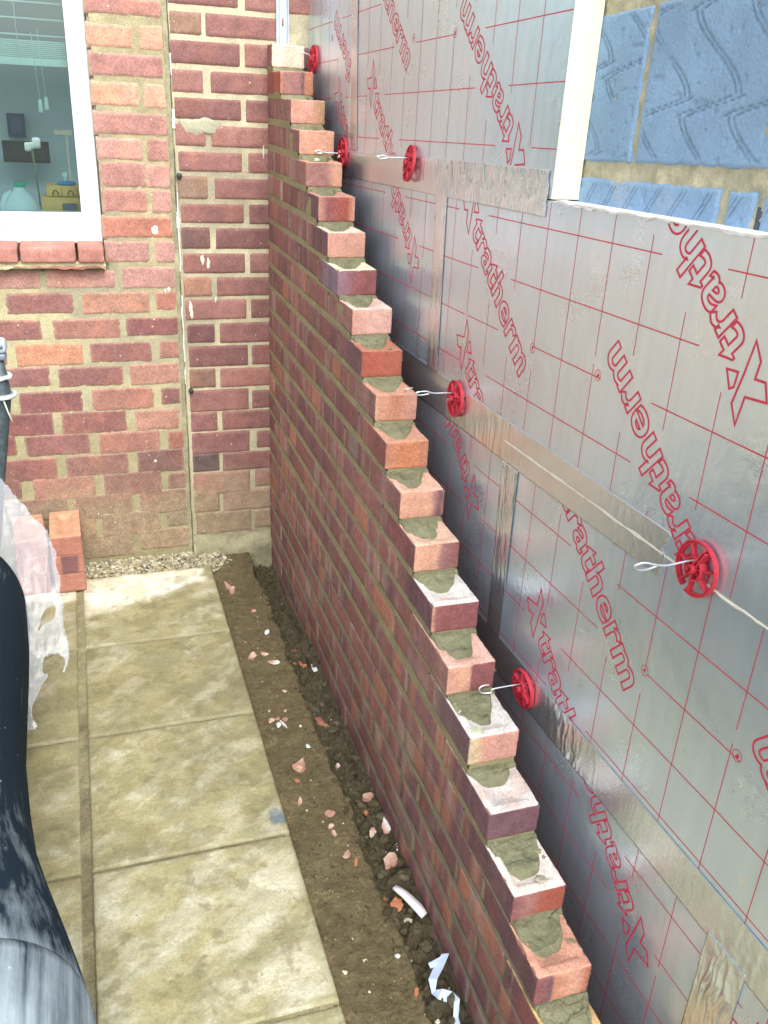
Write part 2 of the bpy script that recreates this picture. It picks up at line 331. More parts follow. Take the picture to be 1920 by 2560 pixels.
HR = [(-0.298,1.893,-0.089,1.833),(-0.068,1.893,0.14,1.829),(-0.296,1.814,-0.201,1.753),(-0.189,1.815,0.031,1.752),(-0.298,1.738,-0.086,1.673),(-0.071,1.74,0.14,1.674),(-0.297,1.658,-0.202,1.593),(-0.179,1.658,0.03,1.596),(-0.293,1.58,-0.085,1.519),(-0.07,1.582,0.14,1.516),(-0.295,1.505,-0.2,1.44),(-0.182,1.502,0.03,1.439),(-0.288,1.424,-0.085,1.364),(-0.065,1.426,0.14,1.363),(-0.294,1.351,-0.198,1.28),(-0.176,1.346,0.03,1.281),(-0.288,1.266,-0.082,1.205),(-0.064,1.267,0.14,1.202),(-0.291,1.192,-0.196,1.122),(-0.178,1.19,0.03,1.122),(-0.29,1.108,-0.081,1.042),(-0.064,1.108,0.14,1.042),(-0.291,1.03,-0.196,0.964),(-0.179,1.029,0.03,0.964),(-0.289,0.954,-0.079,0.884),(-0.063,0.953,0.14,0.887),(-0.287,0.87,-0.191,0.804),(-0.174,0.873,0.03,0.801),(-0.284,0.793,-0.076,0.717),(-0.063,0.791,0.14,0.719),(-0.285,0.711,-0.193,0.641),(-0.177,0.71,0.03,0.639),(-0.287,0.633,-0.076,0.551),(-0.064,0.624,0.14,0.554),(-0.287,0.549,-0.191,0.477),(-0.174,0.549,0.03,0.477),(-0.287,0.472,-0.075,0.388),(-0.049,0.466,0.14,0.399),(-0.287,0.391,-0.189,0.318),(-0.177,0.387,0.03,0.314),(-0.287,0.312,-0.076,0.222),(-0.057,0.311,0.14,0.24),(-0.289,0.234,-0.192,0.151),(-0.18,0.231,0.03,0.147),(-0.284,0.151,-0.074,0.058),(-0.063,0.144,0.14,0.065)]
hw = thing('house_wall', 'old red brick house wall at the back with yellowish mortar and a white window', 'brick wall', (-.6, 0, 0))
WX, WZ = -.536, 1.136
ORG_, PNK, RED_, MRN, DRK, BUF = (.54, .265, .175), (.43, .220, .185), (.355, .165, .138), (.240, .105, .095), (.170, .080, .080), (.34, .205, .145)
OV = {(-.533, 1.763): ORG_, (-.386, 1.768): ORG_, (-.533, 1.609): ORG_, (-.382, 1.61): ORG_, (-.532, 1.221): (.42, .165, .115), (-.843, .817): (.44, .20, .115), (-.385, .982): (.42, .17, .12),
      (-.296, 1.814): (.30, .175, .115), (-.294, 1.351): (.25, .16, .11), (-.291, 1.03): (.36, .18, .115), (-.287, .87): (.15, .065, .07), (-.285, .711): (.22, .12, .085), (-.287, .391): (.085, .055, .065), (-.291, 1.192): (.16, .085, .08), (-.371, .487): (.30, .12, .09)}
def relief(b, rect, proud, ro, seed, base, edgec, step=.0058, gr=.0032):
    x0, z1, x1, z0 = rect; x0 -= gr; x1 += gr; z0 -= gr; z1 += gr; w_, h_ = x1 - x0, z1 - z0
    nx, nz = max(8, int(w_ / step)), max(6, int(h_ / step))
    X, Zz = np.meshgrid(np.linspace(x0, x1, nx), np.linspace(z0, z1, nz), indexing='ij'); P = np.c_[X.ravel(), Zz.ravel()]
    rr = .010; cx, cz = (x0 + x1) / 2, (z0 + z1) / 2
    d0 = .0026
    qx, qz = np.abs(P[:, 0] - cx) - (w_ / 2 - rr), np.abs(P[:, 1] - cz) - (h_ / 2 - rr)
    d = -(np.hypot(np.maximum(qx, 0), np.maximum(qz, 0)) + np.minimum(np.maximum(qx, qz), 0) - rr)
    n1 = fbm(P, 75, 4, seed, .62); n2 = fbm(P, 18, 2, seed + 5)
    f = sst(-.0005, .0065, d + ro * n1 * (d < .014))
    Yy = -(proud * f) + .0035 * (1 - f) - .0008 * n2 * f - .0006 * n1
    t2 = fbm(P + seed * .37, 9, 2, seed + 2)
    C = np.asarray(base) * (1 + .16 * t2 + .10 * n1)[:, None]
    C = mixc(C, np.asarray(base) * [1.25, 1.15, .95], .55 * sst(.1, .5, fbm(P + seed * .7, 14, 2, seed + 3)))
    C = mixc(C, np.asarray(edgec), .55 * (1 - sst(.002, .012, d + .004 * n1)))
    C = C * .88 + C.mean(1, keepdims=True) * .12 + .008
    stain = sst(.42, .16, P[:, 1] + .10 * fbm(P, 7, 3, 71))      # splash-back algae on the lowest courses
    C = mixc(C, np.array((.315, .275, .165)) * (1 + .2 * n1)[:, None], .66 * stain)
    b.grid(np.stack([X, Yy.reshape(X.shape), Zz], -1), C, flip=False)
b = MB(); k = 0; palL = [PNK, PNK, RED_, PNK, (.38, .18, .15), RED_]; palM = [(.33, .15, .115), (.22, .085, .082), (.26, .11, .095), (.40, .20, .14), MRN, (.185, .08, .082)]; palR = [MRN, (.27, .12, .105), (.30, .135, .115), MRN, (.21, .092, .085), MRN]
for r in HB:
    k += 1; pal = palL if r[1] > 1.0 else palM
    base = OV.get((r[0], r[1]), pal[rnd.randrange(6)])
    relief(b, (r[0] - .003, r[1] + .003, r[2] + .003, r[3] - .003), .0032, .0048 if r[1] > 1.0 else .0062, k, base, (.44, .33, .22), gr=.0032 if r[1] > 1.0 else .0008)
for r in HR:
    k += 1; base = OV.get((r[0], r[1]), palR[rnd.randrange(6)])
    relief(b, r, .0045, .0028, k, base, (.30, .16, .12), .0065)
# the rest of the wall beyond the picture
for i in range(32):
    z0 = .005 + .0795 * i
    for j in range(9):
        x1 = -1.09 - .225 * j - (.112 if i % 2 else 0)
        if WZ - .09 < z0 and x1 > -1.78: continue
        if x1 - .215 < -2.6: continue
        k += 1; relief(b, (x1 - .215, z0 + .067, x1, z0), .002, .006, k, palM[rnd.randrange(6)], (.46, .40, .24), .02)
    if z0 > 1.84:
        for j in range(5):
            x1 = .70 - .225 * j - (.112 if i % 2 else 0)
            if x1 < -.3: continue
            k += 1; relief(b, (x1 - .215, z0 + .072, x1, z0 + .006), .0045, .003, k, palR[rnd.randrange(6)], (.3, .16, .12), .02)
b.build('brickwork', M_OLD, hw)
b = MB()
def mortar_grid(x0, x1, z0, z1, step, amp, C0, seed, keepf=None):
    nx, nz = int((x1 - x0) / step) + 2, int((z1 - z0) / step) + 2
    X, Zz = np.meshgrid(np.linspace(x0, x1, nx), np.linspace(z0, z1, nz), indexing='ij'); P = np.c_[X.ravel(), Zz.ravel()]
    Yy = -amp * fbm(P, 30, 4, seed) - .0005
    C = np.asarray(C0) * (1 + .16 * fbm(P, 8, 3, seed + 4) + .12 * fbm(P, 70, 2, seed + 6))[:, None]
    C = mixc(C, np.array((.26, .24, .13)), .55 * sst(.60, .05, P[:, 1] + .15 * fbm(P, 6, 3, 71)))
    C = mixc(C, np.array((.47, .44, .28)), .6 * sst(1.1, .9, P[:, 1]) * sst(.35, .6, P[:, 1] + .1 * fbm(P, 6, 3, 71)))
    C = mixc(C, np.array((.30, .28, .20)), .75 * sst(.1, .45, fbm(P, 3.5, 3, seed + 9)) * (P[:, 1] > .5))
    kp = None if keepf is None else keepf(X, Zz)
    b.grid(np.stack([X, Yy.reshape(X.shape), Zz], -1), C, keep=kp)
mortar_grid(-1.12, -.3025, -.16, 1.93, .0055, .0020, (.355, .322, .195), 3, lambda X, Z: ~((X < WX + .004) & (Z > WZ - .082)))
mortar_grid(-.3015, .15, -.16, 1.93, .0055, .0010, (.50, .465, .325), 8)
mortar_grid(-2.6, -1.12, -.16, 2.6, .05, .001, (.57, .51, .305), 4, lambda X, Z: ~((X > -1.75) & (Z > WZ - .082)))
mortar_grid(-.536, .75, 1.93, 2.6, .05, .0006, (.6, .55, .37), 5)
mortar_grid(.15, .75, -.16, 1.93, .05, .0006, (.6, .55, .37), 6)
b.build('mortar', M_OMORT, hw)
b = MB()
b.box(WX + .002, .75, .012, .25, -.16, 2.6); b.box(-1.76, WX + .002, .012, .25, -.16, WZ - .09); b.box(-2.6, -1.76, .012, .25, -.16, 2.6); b.box(-1.76, WX + .002, .012, .25, 2.25, 2.6)
b.build('backing_masonry', mat('backing', (.4, .37, .27)), hw, smooth=False)
# straight joint between the two builds of the wall: sealant, a dark crack drawn in the colour, and paint runs
b = MB(); n = 420; zz = np.linspace(-.02, 1.95, n); xx = np.linspace(-.3170, -.2995, 12)
X, Zz = np.meshgrid(xx, zz, indexing='ij'); P = np.c_[X.ravel(), Zz.ravel()]
Yy = -.0036 - .0018 * fbm(P, 60, 4, 2)
X = X + .0018 * fbm(P * [0, 1], 22, 3, 5).reshape(X.shape)
C = np.array((.30, .28, .18)) * (1 + .3 * fbm(P, 30, 4, 8))[:, None]; C = mixc(C, (.07, .068, .05), sst(-.3038, -.3022, P[:, 0] + .0012 * fbm(P, 30, 3, 12)) * sst(-.45, .0, fbm(P, 9, 3, 13)))
b.grid(np.stack([X, Yy.reshape(X.shape), Zz], -1), C); b.build('movement_joint', M_OMORT, hw)
b = MB()
for (za, zb, wd) in [(1.70, 1.64, .003), (1.545, 1.49, .006), (1.30, 1.05, .0028), (1.24, 1.19, .006), (.97, .74, .003), (.72, .66, .0025)]:
    zz = np.linspace(za, zb, 24); px = np.c_[zz * 0, zz]
    wv = wd * (.55 + .6 * np.abs(fbm(px, 60, 2, 4))); xm = -.2985 + .002 * fbm(px, 20, 2, 7)
    b.grid(np.stack([np.stack([xm - wv, zz * 0 - .0062, zz], -1), np.stack([xm, zz * 0 - .0078, zz], -1), np.stack([xm + wv, zz * 0 - .0062, zz], -1)], 0), (.62, .64, .64))
b.build('paint_run', M_PAINT, hw)
def blob(b, cx, cz, pts, y, C, th=.002, nr=7):
    pts = np.array(pts); V = []; 
    for i in range(nr + 1):
        t = i / nr; ring = np.array([cx, cz]) + (pts - [cx, cz]) * t
        V.append(np.c_[ring[:, 0], np.full(len(pts), y) - th * (1 - t ** 3) - .0006 * vn(ring, 150, 3), ring[:, 1]])
    V = np.array(V); V = np.concatenate([V, V[:, :1]], 1); b.grid(V, C, flip=True)
def ragged(cx, cz, rx, rz, n=40, seed=1, am=.25):
    a = np.linspace(0, 2 * np.pi, n, endpoint=False); q = np.c_[np.cos(a), np.sin(a)]
    r = 1 + am * fbm(q + seed * 3.1, 1.8, 3, seed); return np.c_[cx + rx * r * q[:, 0], cz + rz * r * q[:, 1]]
b = MB(); pp = []
for (x, z) in [(-.283, 1.517), (-.262, 1.519), (-.240, 1.516), (-.218, 1.520), (-.204, 1.526), (-.190, 1.524), (-.172, 1.518), (-.149, 1.514), (-.158, 1.498), (-.170, 1.482), (-.188, 1.478), (-.205, 1.483), (-.222, 1.474), (-.236, 1.473), (-.248, 1.480), (-.259, 1.478), (-.268, 1.492), (-.276, 1.504)]: pp.append((x, z))
pp = np.array(pp); blob(b, -.215, 1.499, pp, -.0050, (.40, .395, .29), .0022); b.build('mortar_smear', M_OMORT, hw)
b = MB()
for (x, z, rx, rz, sd) in [(-.374, 1.182, .011, .014, 3), (-.378, 1.290, .003, .003, 4), (-.34, .99, .006, .010, 9), (-.352, .985, .004, .008, 2), (-.225, 1.088, .008, .016, 5), (-.205, 1.075, .006, .022, 6), (-.270, .93, .006, .022, 7), (-.268, .905, .006, .014, 8), (-.42, .375, .006, .005, 10), (-.185, .955, .004, .009, 11), (-.015, 1.43, .003, .02, 12)]:
    blob(b, x, z, ragged(x, z, rx, rz, 26, sd, .4), -.0045 if x > -.3 else -.0032, (.58, .56, .49), .0012, 4)
b.build('paint_splash', M_PAINT, hw)
b = MB()
for (x, z) in [(-.289, 1.351), (-.283, .634)]: b.lathe([(.0085, 0), (.0085, .012), (.006, .015), (.003, .0155)], 0, 0, 0, 12, (.03, .035, .04)); b.v[-1] = np.c_[x + b.v[-1][:, 0], -.002 - b.v[-1][:, 2], z + b.v[-1][:, 1]]
b.build('wall_plug', M_PLAST, hw)
b = MB(); X, Zz = np.meshgrid(np.linspace(-.30, .0, 60), np.linspace(-.16, .062, 40), indexing='ij'); P = np.c_[X.ravel(), Zz.ravel()]
Yy = -.004 - .028 * sst(.06, .0, P[:, 1] + .025 * fbm(P, 14, 3, 2)) - .006 * fbm(P, 40, 3, 5)
b.grid(np.stack([X, Yy.reshape(X.shape), Zz], -1), np.array((.30, .285, .18)) * (1 + .25 * fbm(P, 30, 3, 6))[:, None]); b.build('concrete_footing', M_OMORT, hw)

# window: white frame, pane, clay tile sill
wl, wr, wb_, wt_ = -1.745, -.5375, 1.134, 2.24
def frame_mb(x0, x1, z0, z1, fw_s, fw_b, y0, y1, r=.006):
    b = MB(); pf = [(0, y1), (0, y0 + r), (r * .3, y0 + r * .3), (r, y0), (1 - r, y0)]
    def ring(ins, y): return [(x0 + ins * fw_s, y, z0 + ins * fw_b), (x1 - ins * fw_s, y, z0 + ins * fw_b), (x1 - ins * fw_s, y, z1 - ins * fw_s), (x0 + ins * fw_s, y, z1 - ins * fw_s)]
    prof = [(0, y1), (0, y0 + .006), (.03, y0 + .0015), (.08, y0), (.93, y0), (.985, y0 + .003), (1, y0 + .016), (1, y1)]
    V = []; [V.extend(ring(i, y)) for i, y in prof]
    F = [(i * 4 + k, i * 4 + (k + 1) % 4, (i + 1) * 4 + (k + 1) % 4, (i + 1) * 4 + k) for i in range(len(prof) - 1) for k in range(4)]
    return b.add(V, F)
win = frame_mb(wl, wr, wb_, wt_, .060, .094, .028, .088).build('window', M_UPVC, hw, smooth=False)
b = MB(); b.box(wl + .05, wr - .055, .0520, .0535, wb_ + .085, wt_ - .05); b.build('pane', M_GLASS, win, smooth=False)
frame_mb(wl + .0565, wr - .0565, wb_ + .0895, wt_ - .0565, .0045, .0045, .0465, .052).build('gasket', M_GASK, win, smooth=False)
b = MB(); b.box(-.905, -.890, .0250, .0275, 1.172, 1.1745, (.45, .47, .5)); b.box(-.855, -.823, .0255, .0277, 1.176, 1.178, (.35, .37, .4)); b.build('drain_slot', M_PAINT, win, smooth=False)
def rbox(cx, cy, cz, sx, sy, sz, r, seg=6):
    """rounded box: vertices, quads, outward normals"""
    out = []; h = np.array([sx, sy, sz]) / 2
    ax = [np.unique(np.r_[-h[i], -h[i] + r * .3, -h[i] + r, np.linspace(-h[i] + r, h[i] - r, seg[i] if hasattr(seg, '__len__') else seg), h[i] - r, h[i] - r * .3, h[i]].round(7)) for i in range(3)]
    V = []; Q = []; n0 = 0
    for a in range(3):
        u, v = (a + 1) % 3, (a + 2) % 3
        for sgn in (-1, 1):
            A, B = np.meshgrid(ax[u], ax[v], indexing='ij'); P = np.zeros(A.shape + (3,)); P[..., u] = A; P[..., v] = B; P[..., a] = sgn * h[a]
            n, m = A.shape; I = np.arange(n * m).reshape(n, m) + n0
            q = np.stack([I[:-1, :-1], I[1:, :-1], I[1:, 1:], I[:-1, 1:]], -1).reshape(-1, 4)
            Q.append(q if sgn > 0 else q[:, ::-1]); V.append(P.reshape(-1, 3)); n0 += n * m
    V = np.concatenate(V); Q = np.concatenate(Q)
    inn = np.clip(V, -h + r, h - r); dlt = V - inn; ln = np.linalg.norm(dlt, axis=1, keepdims=True); N_ = dlt / np.maximum(ln, 1e-9)
    return inn + N_ * r + [cx, cy, cz], Q, N_
sl = None; b = MB()
for i, (xa, xb) in enumerate([(-.619, -.540), (-.790, -.626), (-.962, -.797), (-1.133, -.969), (-1.30, -1.14), (-1.47, -1.31), (-1.64, -1.48), (-1.76, -1.65)]):
    V, Q, N_ = rbox((xa + xb) / 2, -.004, 1.111, xb - xa, .105, .046, .006, (14, 8, 6)); V = V + N_ * (.0015 * fbm(V, 40, 3, i))[:, None]
    V[:, 2] += (V[:, 1] + .05) * .12
    b.add(V, Q, mixc((.42, .21, .17), (.33, .145, .12), .5 + .5 * fbm(V, 12, 2, i + 4)) * (1 + .3 * sst(.2, .6, fbm(V, 30, 2, i)))[:, None])
sl = b.build('window_sill', M_OLD, hw)
b = MB(); X, S = np.meshgrid(np.linspace(-1.76, -.537, 260), np.linspace(0, 1, 12), indexing='ij'); P = np.c_[X.ravel(), S.ravel() * .2]
bot = 1.058 + .010 * fbm(P * [1, 0], 12, 3, 4) + .008 * np.abs(fbm(P * [1, 0], 26, 2, 8))
ss = S.ravel(); zc = np.where(ss < .75, 1.0885 + (bot - 1.0885) * ss / .75, bot + .002 * (ss - .75)); yc = np.where(ss < .75, -.044 + .004 * fbm(P, 40, 3, 2), -.044 + .05 * (ss - .75) / .25)
b.grid(np.stack([X, yc.reshape(X.shape), zc.reshape(X.shape)], -1), mixc((.52, .47, .30), (.36, .17, .13), sst(.0, .35, fbm(P, 9, 3, 7)) * (ss > .45)))
b.box(-1.76, -.539, -.04, .03, 1.066, 1.0875, (.5, .45, .28)); b.build('mortar_bed', M_OMORT, sl)

# ------------------------------------------------------------------ the room behind the pane
b = MB()
rx0, rx1, ry0, ry1, rz0, rz1 = -1.90, .6, .252, 3.0, .6, 2.45  # room shaped open: no left wall, front ceiling cut away, to admit sky light
for q in [[(rx0, ry1, rz0), (rx1, ry1, rz0), (rx1, ry1, rz1), (rx0, ry1, rz1)], [(rx1, ry0, rz0), (rx1, ry0, rz1), (rx1, ry1, rz1), (rx1, ry1, rz0)], [(rx0, 1.3, rz1), (rx0, ry1, rz1), (rx1, ry1, rz1), (rx1, 1.3, rz1)], [(rx0, ry0, rz0), (rx1, ry0, rz0), (rx1, ry1, rz0), (rx0, ry1, rz0)]]:
    b.add(q, [(0, 1, 2, 3)], (.30, .39, .42))
struct(b.build('room', M_PAINT, smooth=False))
b = MB(); V, Q, _ = rbox(-1.14, .20, 1.035, 1.2, .26, .03, .005, 4); b.add(V, Q, (.55, .58, .56))
tag(b.build('worktop', M_PAINT), 'pale kitchen worktop behind the window glass carrying the milk bottle', 'worktop')
R_ = lambda px, py, y: at((px * 700 / 1659, py * 700 / 1659), (0, 1, 0), y)       # pixel of the enlarged window corner -> depth y
# milk bottle
mk = thing('milk_bottle', 'translucent plastic milk bottle with green cap standing inside the window', 'bottle', (-.78, .17, 1.05))
b = MB(); b.lathe([(.050, 0), (.060, .006), (.062, .02), (.062, .145), (.060, .165), (.052, .188), (.040, .208), (.026, .224), (.019, .230), (.0175, .236), (.0175, .244)], -.780, .17, 1.05, 28, (.74, .88, .92)); b.build('bottle_body', M_PLAST, mk)
b = MB(); b.tube([(-.806, .166, 1.274), (-.826, .164, 1.262), (-.838, .162, 1.236), (-.840, .162, 1.20), (-.838, .164, 1.16), (-.83, .166, 1.13)], [.009, .0085, .008, .008, .008, .009], 10, (.74, .88, .92)); b.build('handle', M_PLAST, mk)
b = MB(); b.lathe([(.0185, .240), (.0190, .241), (.0190, .251), (.0178, .254), (.010, .2545)], -.780, .17, 1.05, 24, (.02, .45, .28)); b.build('cap', M_PLAST, mk)
# wooden box of drawers
wd = thing('drawer_box', 'light wooden box of small drawers with arched metal handles inside the window', 'drawers', (-.645, .20, 1.05))
WOOD = (.85, .50, .15)
M_WOOD = mat('pale_wood', rough=.5, noise=(.12, 30), fine=(.1, 300))
b = MB(); V, Q, _ = rbox(-.645, .215, 1.155, .142, .10, .211, .003, 3); b.add(V, Q, WOOD); V, Q, _ = rbox(-.630, .222, 1.279, .140, .085, .034, .003, 3); b.add(V, Q, WOOD); b.build('carcass', M_WOOD, wd)
for (x0, x1, z0, z1) in [(-.699, -.6535, 1.263, 1.295), (-.652, -.607, 1.263, 1.295), (-.714, -.578, 1.20, 1.258)]:
    b = MB(); V, Q, _ = rbox((x0 + x1) / 2, .1725, (z0 + z1) / 2, x1 - x0, .012, z1 - z0, .002, 3); b.add(V, Q, (.90, .54, .17)); dr = b.build('drawer', M_WOOD, wd)
    if z0 > 1.25:
        b = MB(); cx = (x0 + x1) / 2 + .004; b.tube([(cx + .0085 * math.cos(a), .1655 - .003 * math.sin(a), 1.266 + .016 * math.sin(a)) for a in np.linspace(0, math.pi, 13)], .0016, 6, (.10, .08, .06)); b.build('handle', M_WIRE, dr)
b = MB(); V, Q, _ = rbox(-.632, .160, 1.217, .045, .012, .05, .002, 3); b.add(V, Q, (.10, .14, .20)); tag(b.build('dark_box', M_PAINT), 'small dark box in front of the wooden drawers behind the glass', 'box')
jr = thing('lidded_dish', 'bright blue lid with a pale round knob resting on the wooden drawers', 'dish', (-.637, .21, 1.2965))
b = MB(); b.lathe([(.026, 0), (.031, .002), (.031, .006), (.024, .009), (.010, .011)], -.637, .21, 1.2965, 32, (.03, .30, .80)); b.build('lid', M_PLAST, jr)
b = MB(); b.lathe([(.006, .010), (.0055, .016), (.006, .020), (.0095, .025), (.010, .030), (.0075, .036), (.003, .0385)], -.637, .21, 1.2965, 20, (.72, .85, .72)); b.build('knob', M_PLAST, jr)
# venetian blind
bl = thing('venetian_blind', 'raised mint green venetian blind with its bottom stack showing behind the glass', 'blind', (-1.14, .12, 2.2))
MINT = (.70, .86, .80)
b = MB()
for i in range(9): b.box(-1.72, -.585, .105, .132, 1.668 + i * .0052, 1.668 + i * .0052 + .0032, MINT)
b.box(-1.72, -.585, .105, .132, 1.645, 1.666, MINT); b.build('bottom_rail', M_PAINT, bl, smooth=False)
for i in range(9):
    z = 1.7275 + i * .0435; b = MB(); V = [(-1.72, .106, z), (-.585, .106, z - .002), (-.585, .113, z + .0018), (-1.72, .113, z + .0038), (-1.72, .120, z + .001), (-.585, .120, z - .001)]
    b.add(V, [(0, 1, 2, 3), (3, 2, 5, 4)], MINT); sobj = b.build('slat', M_PAINT, bl); md = sobj.modifiers.new('thick', 'SOLIDIFY'); md.thickness = .0012
for x in (-.735, -1.1, -1.5):
    b = MB(); b.tube([(x, .104, 1.66), (x + .002, .104, 2.15)], .0011, 5, (.75, .82, .78)); b.build('ladder_cord', M_PAINT, bl)
for (x, z, y) in [(-.688, 1.535, .095), (-.670, 1.543, .098)]:
    b = MB(); b.lathe([(.0068, -.019), (.0075, -.017), (.0060, .010), (.0050, .016), (.002, .018)], x, y, z, 14, (.70, .84, .78)); tz = b.build('tassel', M_PLAST, bl)
    b = MB(); b.tube([(x, y, z + .017), (x - .004, y + .004, z + .11), (x - .006, y + .006, z + .2)], .0009, 5, (.7, .8, .78)); b.build('cord', M_PAINT, tz)
def wallpanel(name, px0, py0, px1, py1, y, C, label, cat, fr=.02):
    A, B_ = R_(px0, py0, y), R_(px1, py1, y); o = thing(name, label, cat, ((A[0] + B_[0]) / 2, y, B_[2]))
    b = MB(); b.box(A[0], B_[0], y, y + .03, B_[2], A[2], np.array(C) * .5); b.build('frame', M_PAINT, o, smooth=False)
    b = MB(); b.box(A[0] + fr, B_[0] - fr, y - .003, y - .001, B_[2] + fr, A[2] - fr, C); b.build('panel', M_PAINT, o, smooth=False)
wallpanel('wall_picture', 35, 670, 155, 815, 2.95, (.03, .06, .16), 'dark blue picture on the far wall of the room behind the glass', 'picture')
wallpanel('television', 8, 832, 300, 968, 2.80, (.015, .02, .03), 'wide black screen low in the dim room behind the glass', 'television')
b = MB()
for (px, py, r) in [(165, 870, .018), (190, 862, .014), (215, 848, .022)]:
    A = R_(px, py, 1.2); V, Q, _ = rbox(A[0], A[1], A[2], r * 1.5, r, r * 2, r * .45, 3); b.add(V, Q, (.85, .88, .85))
A = R_(190, 900, 1.2); b.tube([(A[0], A[1], A[2] + .03), (A[0] + .01, A[1], A[2] - .2), (A[0], A[1], .62)], .004, 6, (.10, .16, .08))
tag(b.build('white_orchid', M_PAINT), 'white orchid blooms on a thin stem in the room behind the window', 'flower')
b = MB()
for (x0, x1) in [(320, 355), (385, 425)]:
    A, B_ = R_(x0, 770, 2.4), R_(x1, 1100, 2.4); b.box(A[0], B_[0], 2.38, 2.42, .62, A[2], (.40, .38, .30))
A, B_ = R_(320, 770, 2.4), R_(425, 800, 2.4); b.box(A[0], B_[0], 2.375, 2.425, B_[2], A[2], (.4, .38, .3)); tag(b.build('wooden_frame', M_PAINT, smooth=False), 'pale upright wooden frame in the room behind the drawers', 'furniture')
A = R_(135, 378, 1.6); b = MB(); b.lathe([(.030, 0), (.034, .006), (.034, .014), (.012, .018)], A[0], A[1], A[2], 20, (.7, .78, .74)); tag(b.build('smoke_alarm', M_PLAST), 'small round white fitting up in the room behind the window glass', 'fitting')
for o_ in [bpy.data.objects['smoke_alarm']]: pass

# ------------------------------------------------------------------ new stepped brick wall
KEYS = 'ABCDEFGHIJKLMNOPQRSTUVWXY'
YK = [-.071, -.189, -.331, -.439, -.545, -.672, -.792, -.905, -1.025, -1.134, -1.237, -1.343, -1.445, -1.553, -1.673, -1.780, -1.902, -2.010, -2.127, -2.239, -2.352, -2.465, -2.577, -2.69, -2.80]
ZK = [1.742, 1.667, 1.592, 1.515, 1.439, 1.363, 1.288, 1.213, 1.142, 1.067, .992, .916, .839, .765, .689, .614, .540, .455, .378, .314, .239, .164, .089, .014, -.061]
WW = .1025; BH = .064
OR, LO, PU, PK, MV, CR, RD, RP = (.43, .195, .125), (.55, .30, .21), (.150, .080, .092), (.52, .275, .215), (.30, .155, .140), (.80, .74, .58), (.33, .095, .065), (.235, .088, .088)
WH = (.66, .62, .575)
# end face as bands across the width, colour of the top, colour of the long face near the nose, mortar cover
ENDS = {'A': ([(0, (.66, .50, .40)), (.25, (.72, .60, .48)), (.55, (.66, .45, .35)), (.8, (.70, .56, .44)), (1, (.72, .60, .48))], (.72, .62, .5), MV, 0), 'B': ([(0, OR), (.12, MV), (.6, MV), (.72, PU), (.78, OR), (1, OR)], PK, RD, .2), 'C': ([(0, PK), (.6, PK), (1, (.36, .24, .12))], PK, MV, .35), 'D': ([(0, PK), (.3, LO), (1, LO)], LO, MV, .3),
        'E': ([(0, OR), (.05, MV), (.55, MV), (.8, LO), (1, LO)], LO, MV, .55), 'F': ([(0, PK), (.3, RP), (.8, RD), (1, PK)], PK, PU, .4), 'G': ([(0, PK), (1, PK)], (.72, .60, .48), PU, .42), 'H': ([(0, (.24, .15, .19)), (.5, RP), (1, RP)], (.74, .68, .5), (.24, .17, .22), .45),
        'I': ([(0, PK), (.5, (.60, .36, .30)), (1, (.60, .36, .30))], (.70, .52, .44), MV, .55), 'J': ([(0, RD), (.5, (.38, .11, .08)), (1, (.36, .12, .08))], OR, PU, .72), 'K': ([(0, LO), (.5, OR), (1, PK)], LO, MV, .56), 'L': ([(0, OR), (.5, (.50, .20, .10)), (1, OR)], LO, RP, .64),
        'M': ([(0, PK), (.08, LO), (.7, LO), (.82, MV), (.9, PU), (1, MV)], (.66, .42, .31), MV, .58), 'N': ([(0, PK), (.05, LO), (.52, LO), (.6, MV), (1, RP)], (.64, .44, .32), RP, .72), 'O': ([(0, LO), (.1, RP), (.5, RP), (1, RP)], WH, PU, .62), 'P': ([(0, PK), (.1, LO), (.45, LO), (.5, RP), (1, RP)], (.70, .44, .36), MV, .76),
        'Q': ([(0, (.50, .42, .28)), (.2, (.50, .36, .22)), (.3, PK), (1, PK)], WH, PU, .72), 'R': ([(0, PU), (.5, PU), (1, (.17, .085, .10))], WH, PU, .42), 'S': ([(0, RP), (.3, MV), (.6, RD), (1, RD)], (.78, .70, .62), PU, .80), 'T': ([(0, RP), (.28, PU), (.33, OR), (.7, LO), (1, RD)], (.62, .32, .22), PU, .74),
        'U': ([(0, LO), (1, OR)], (.60, .40, .16), RP, .8)}
nw = thing('stepped_brick_wall', 'unfinished new wall of mottled red and purple bricks stepping down from the house', 'brick wall', (.05, -.02, 0))
def bandcol(V, t, seed, tone):
    q = np.c_[t * 1.0 + seed * 7.13, np.zeros(len(t)) + seed * 1.7]
    n = .9 * vn(q, 3.2, 5) + .35 * vn(q, 12, 9)
    C = mixc((.250, .112, .098), (.165, .088, .098), sst(-.25, .3, n)); C = mixc(C, (.36, .155, .095) if tone > .45 else (.25, .095, .075), sst(.22, .5, n) * .8)
    C = mixc(C, (.36, .25, .22), sst(.15, .6, fbm(V * [1, 1, .4] + seed, 30, 3, 15)) * .42)
    C = mixc(C, (.30, .24, .20), (np.abs(vn(q, 2.3, 21)) < .05) * .6)
    return C * (.92 + .32 * tone)
def stops(v, st):
    xs = [a for a, _ in st]; cs = np.array([c for _, c in st]); return np.stack([np.interp(v, xs, cs[:, i]) for i in range(3)], -1)
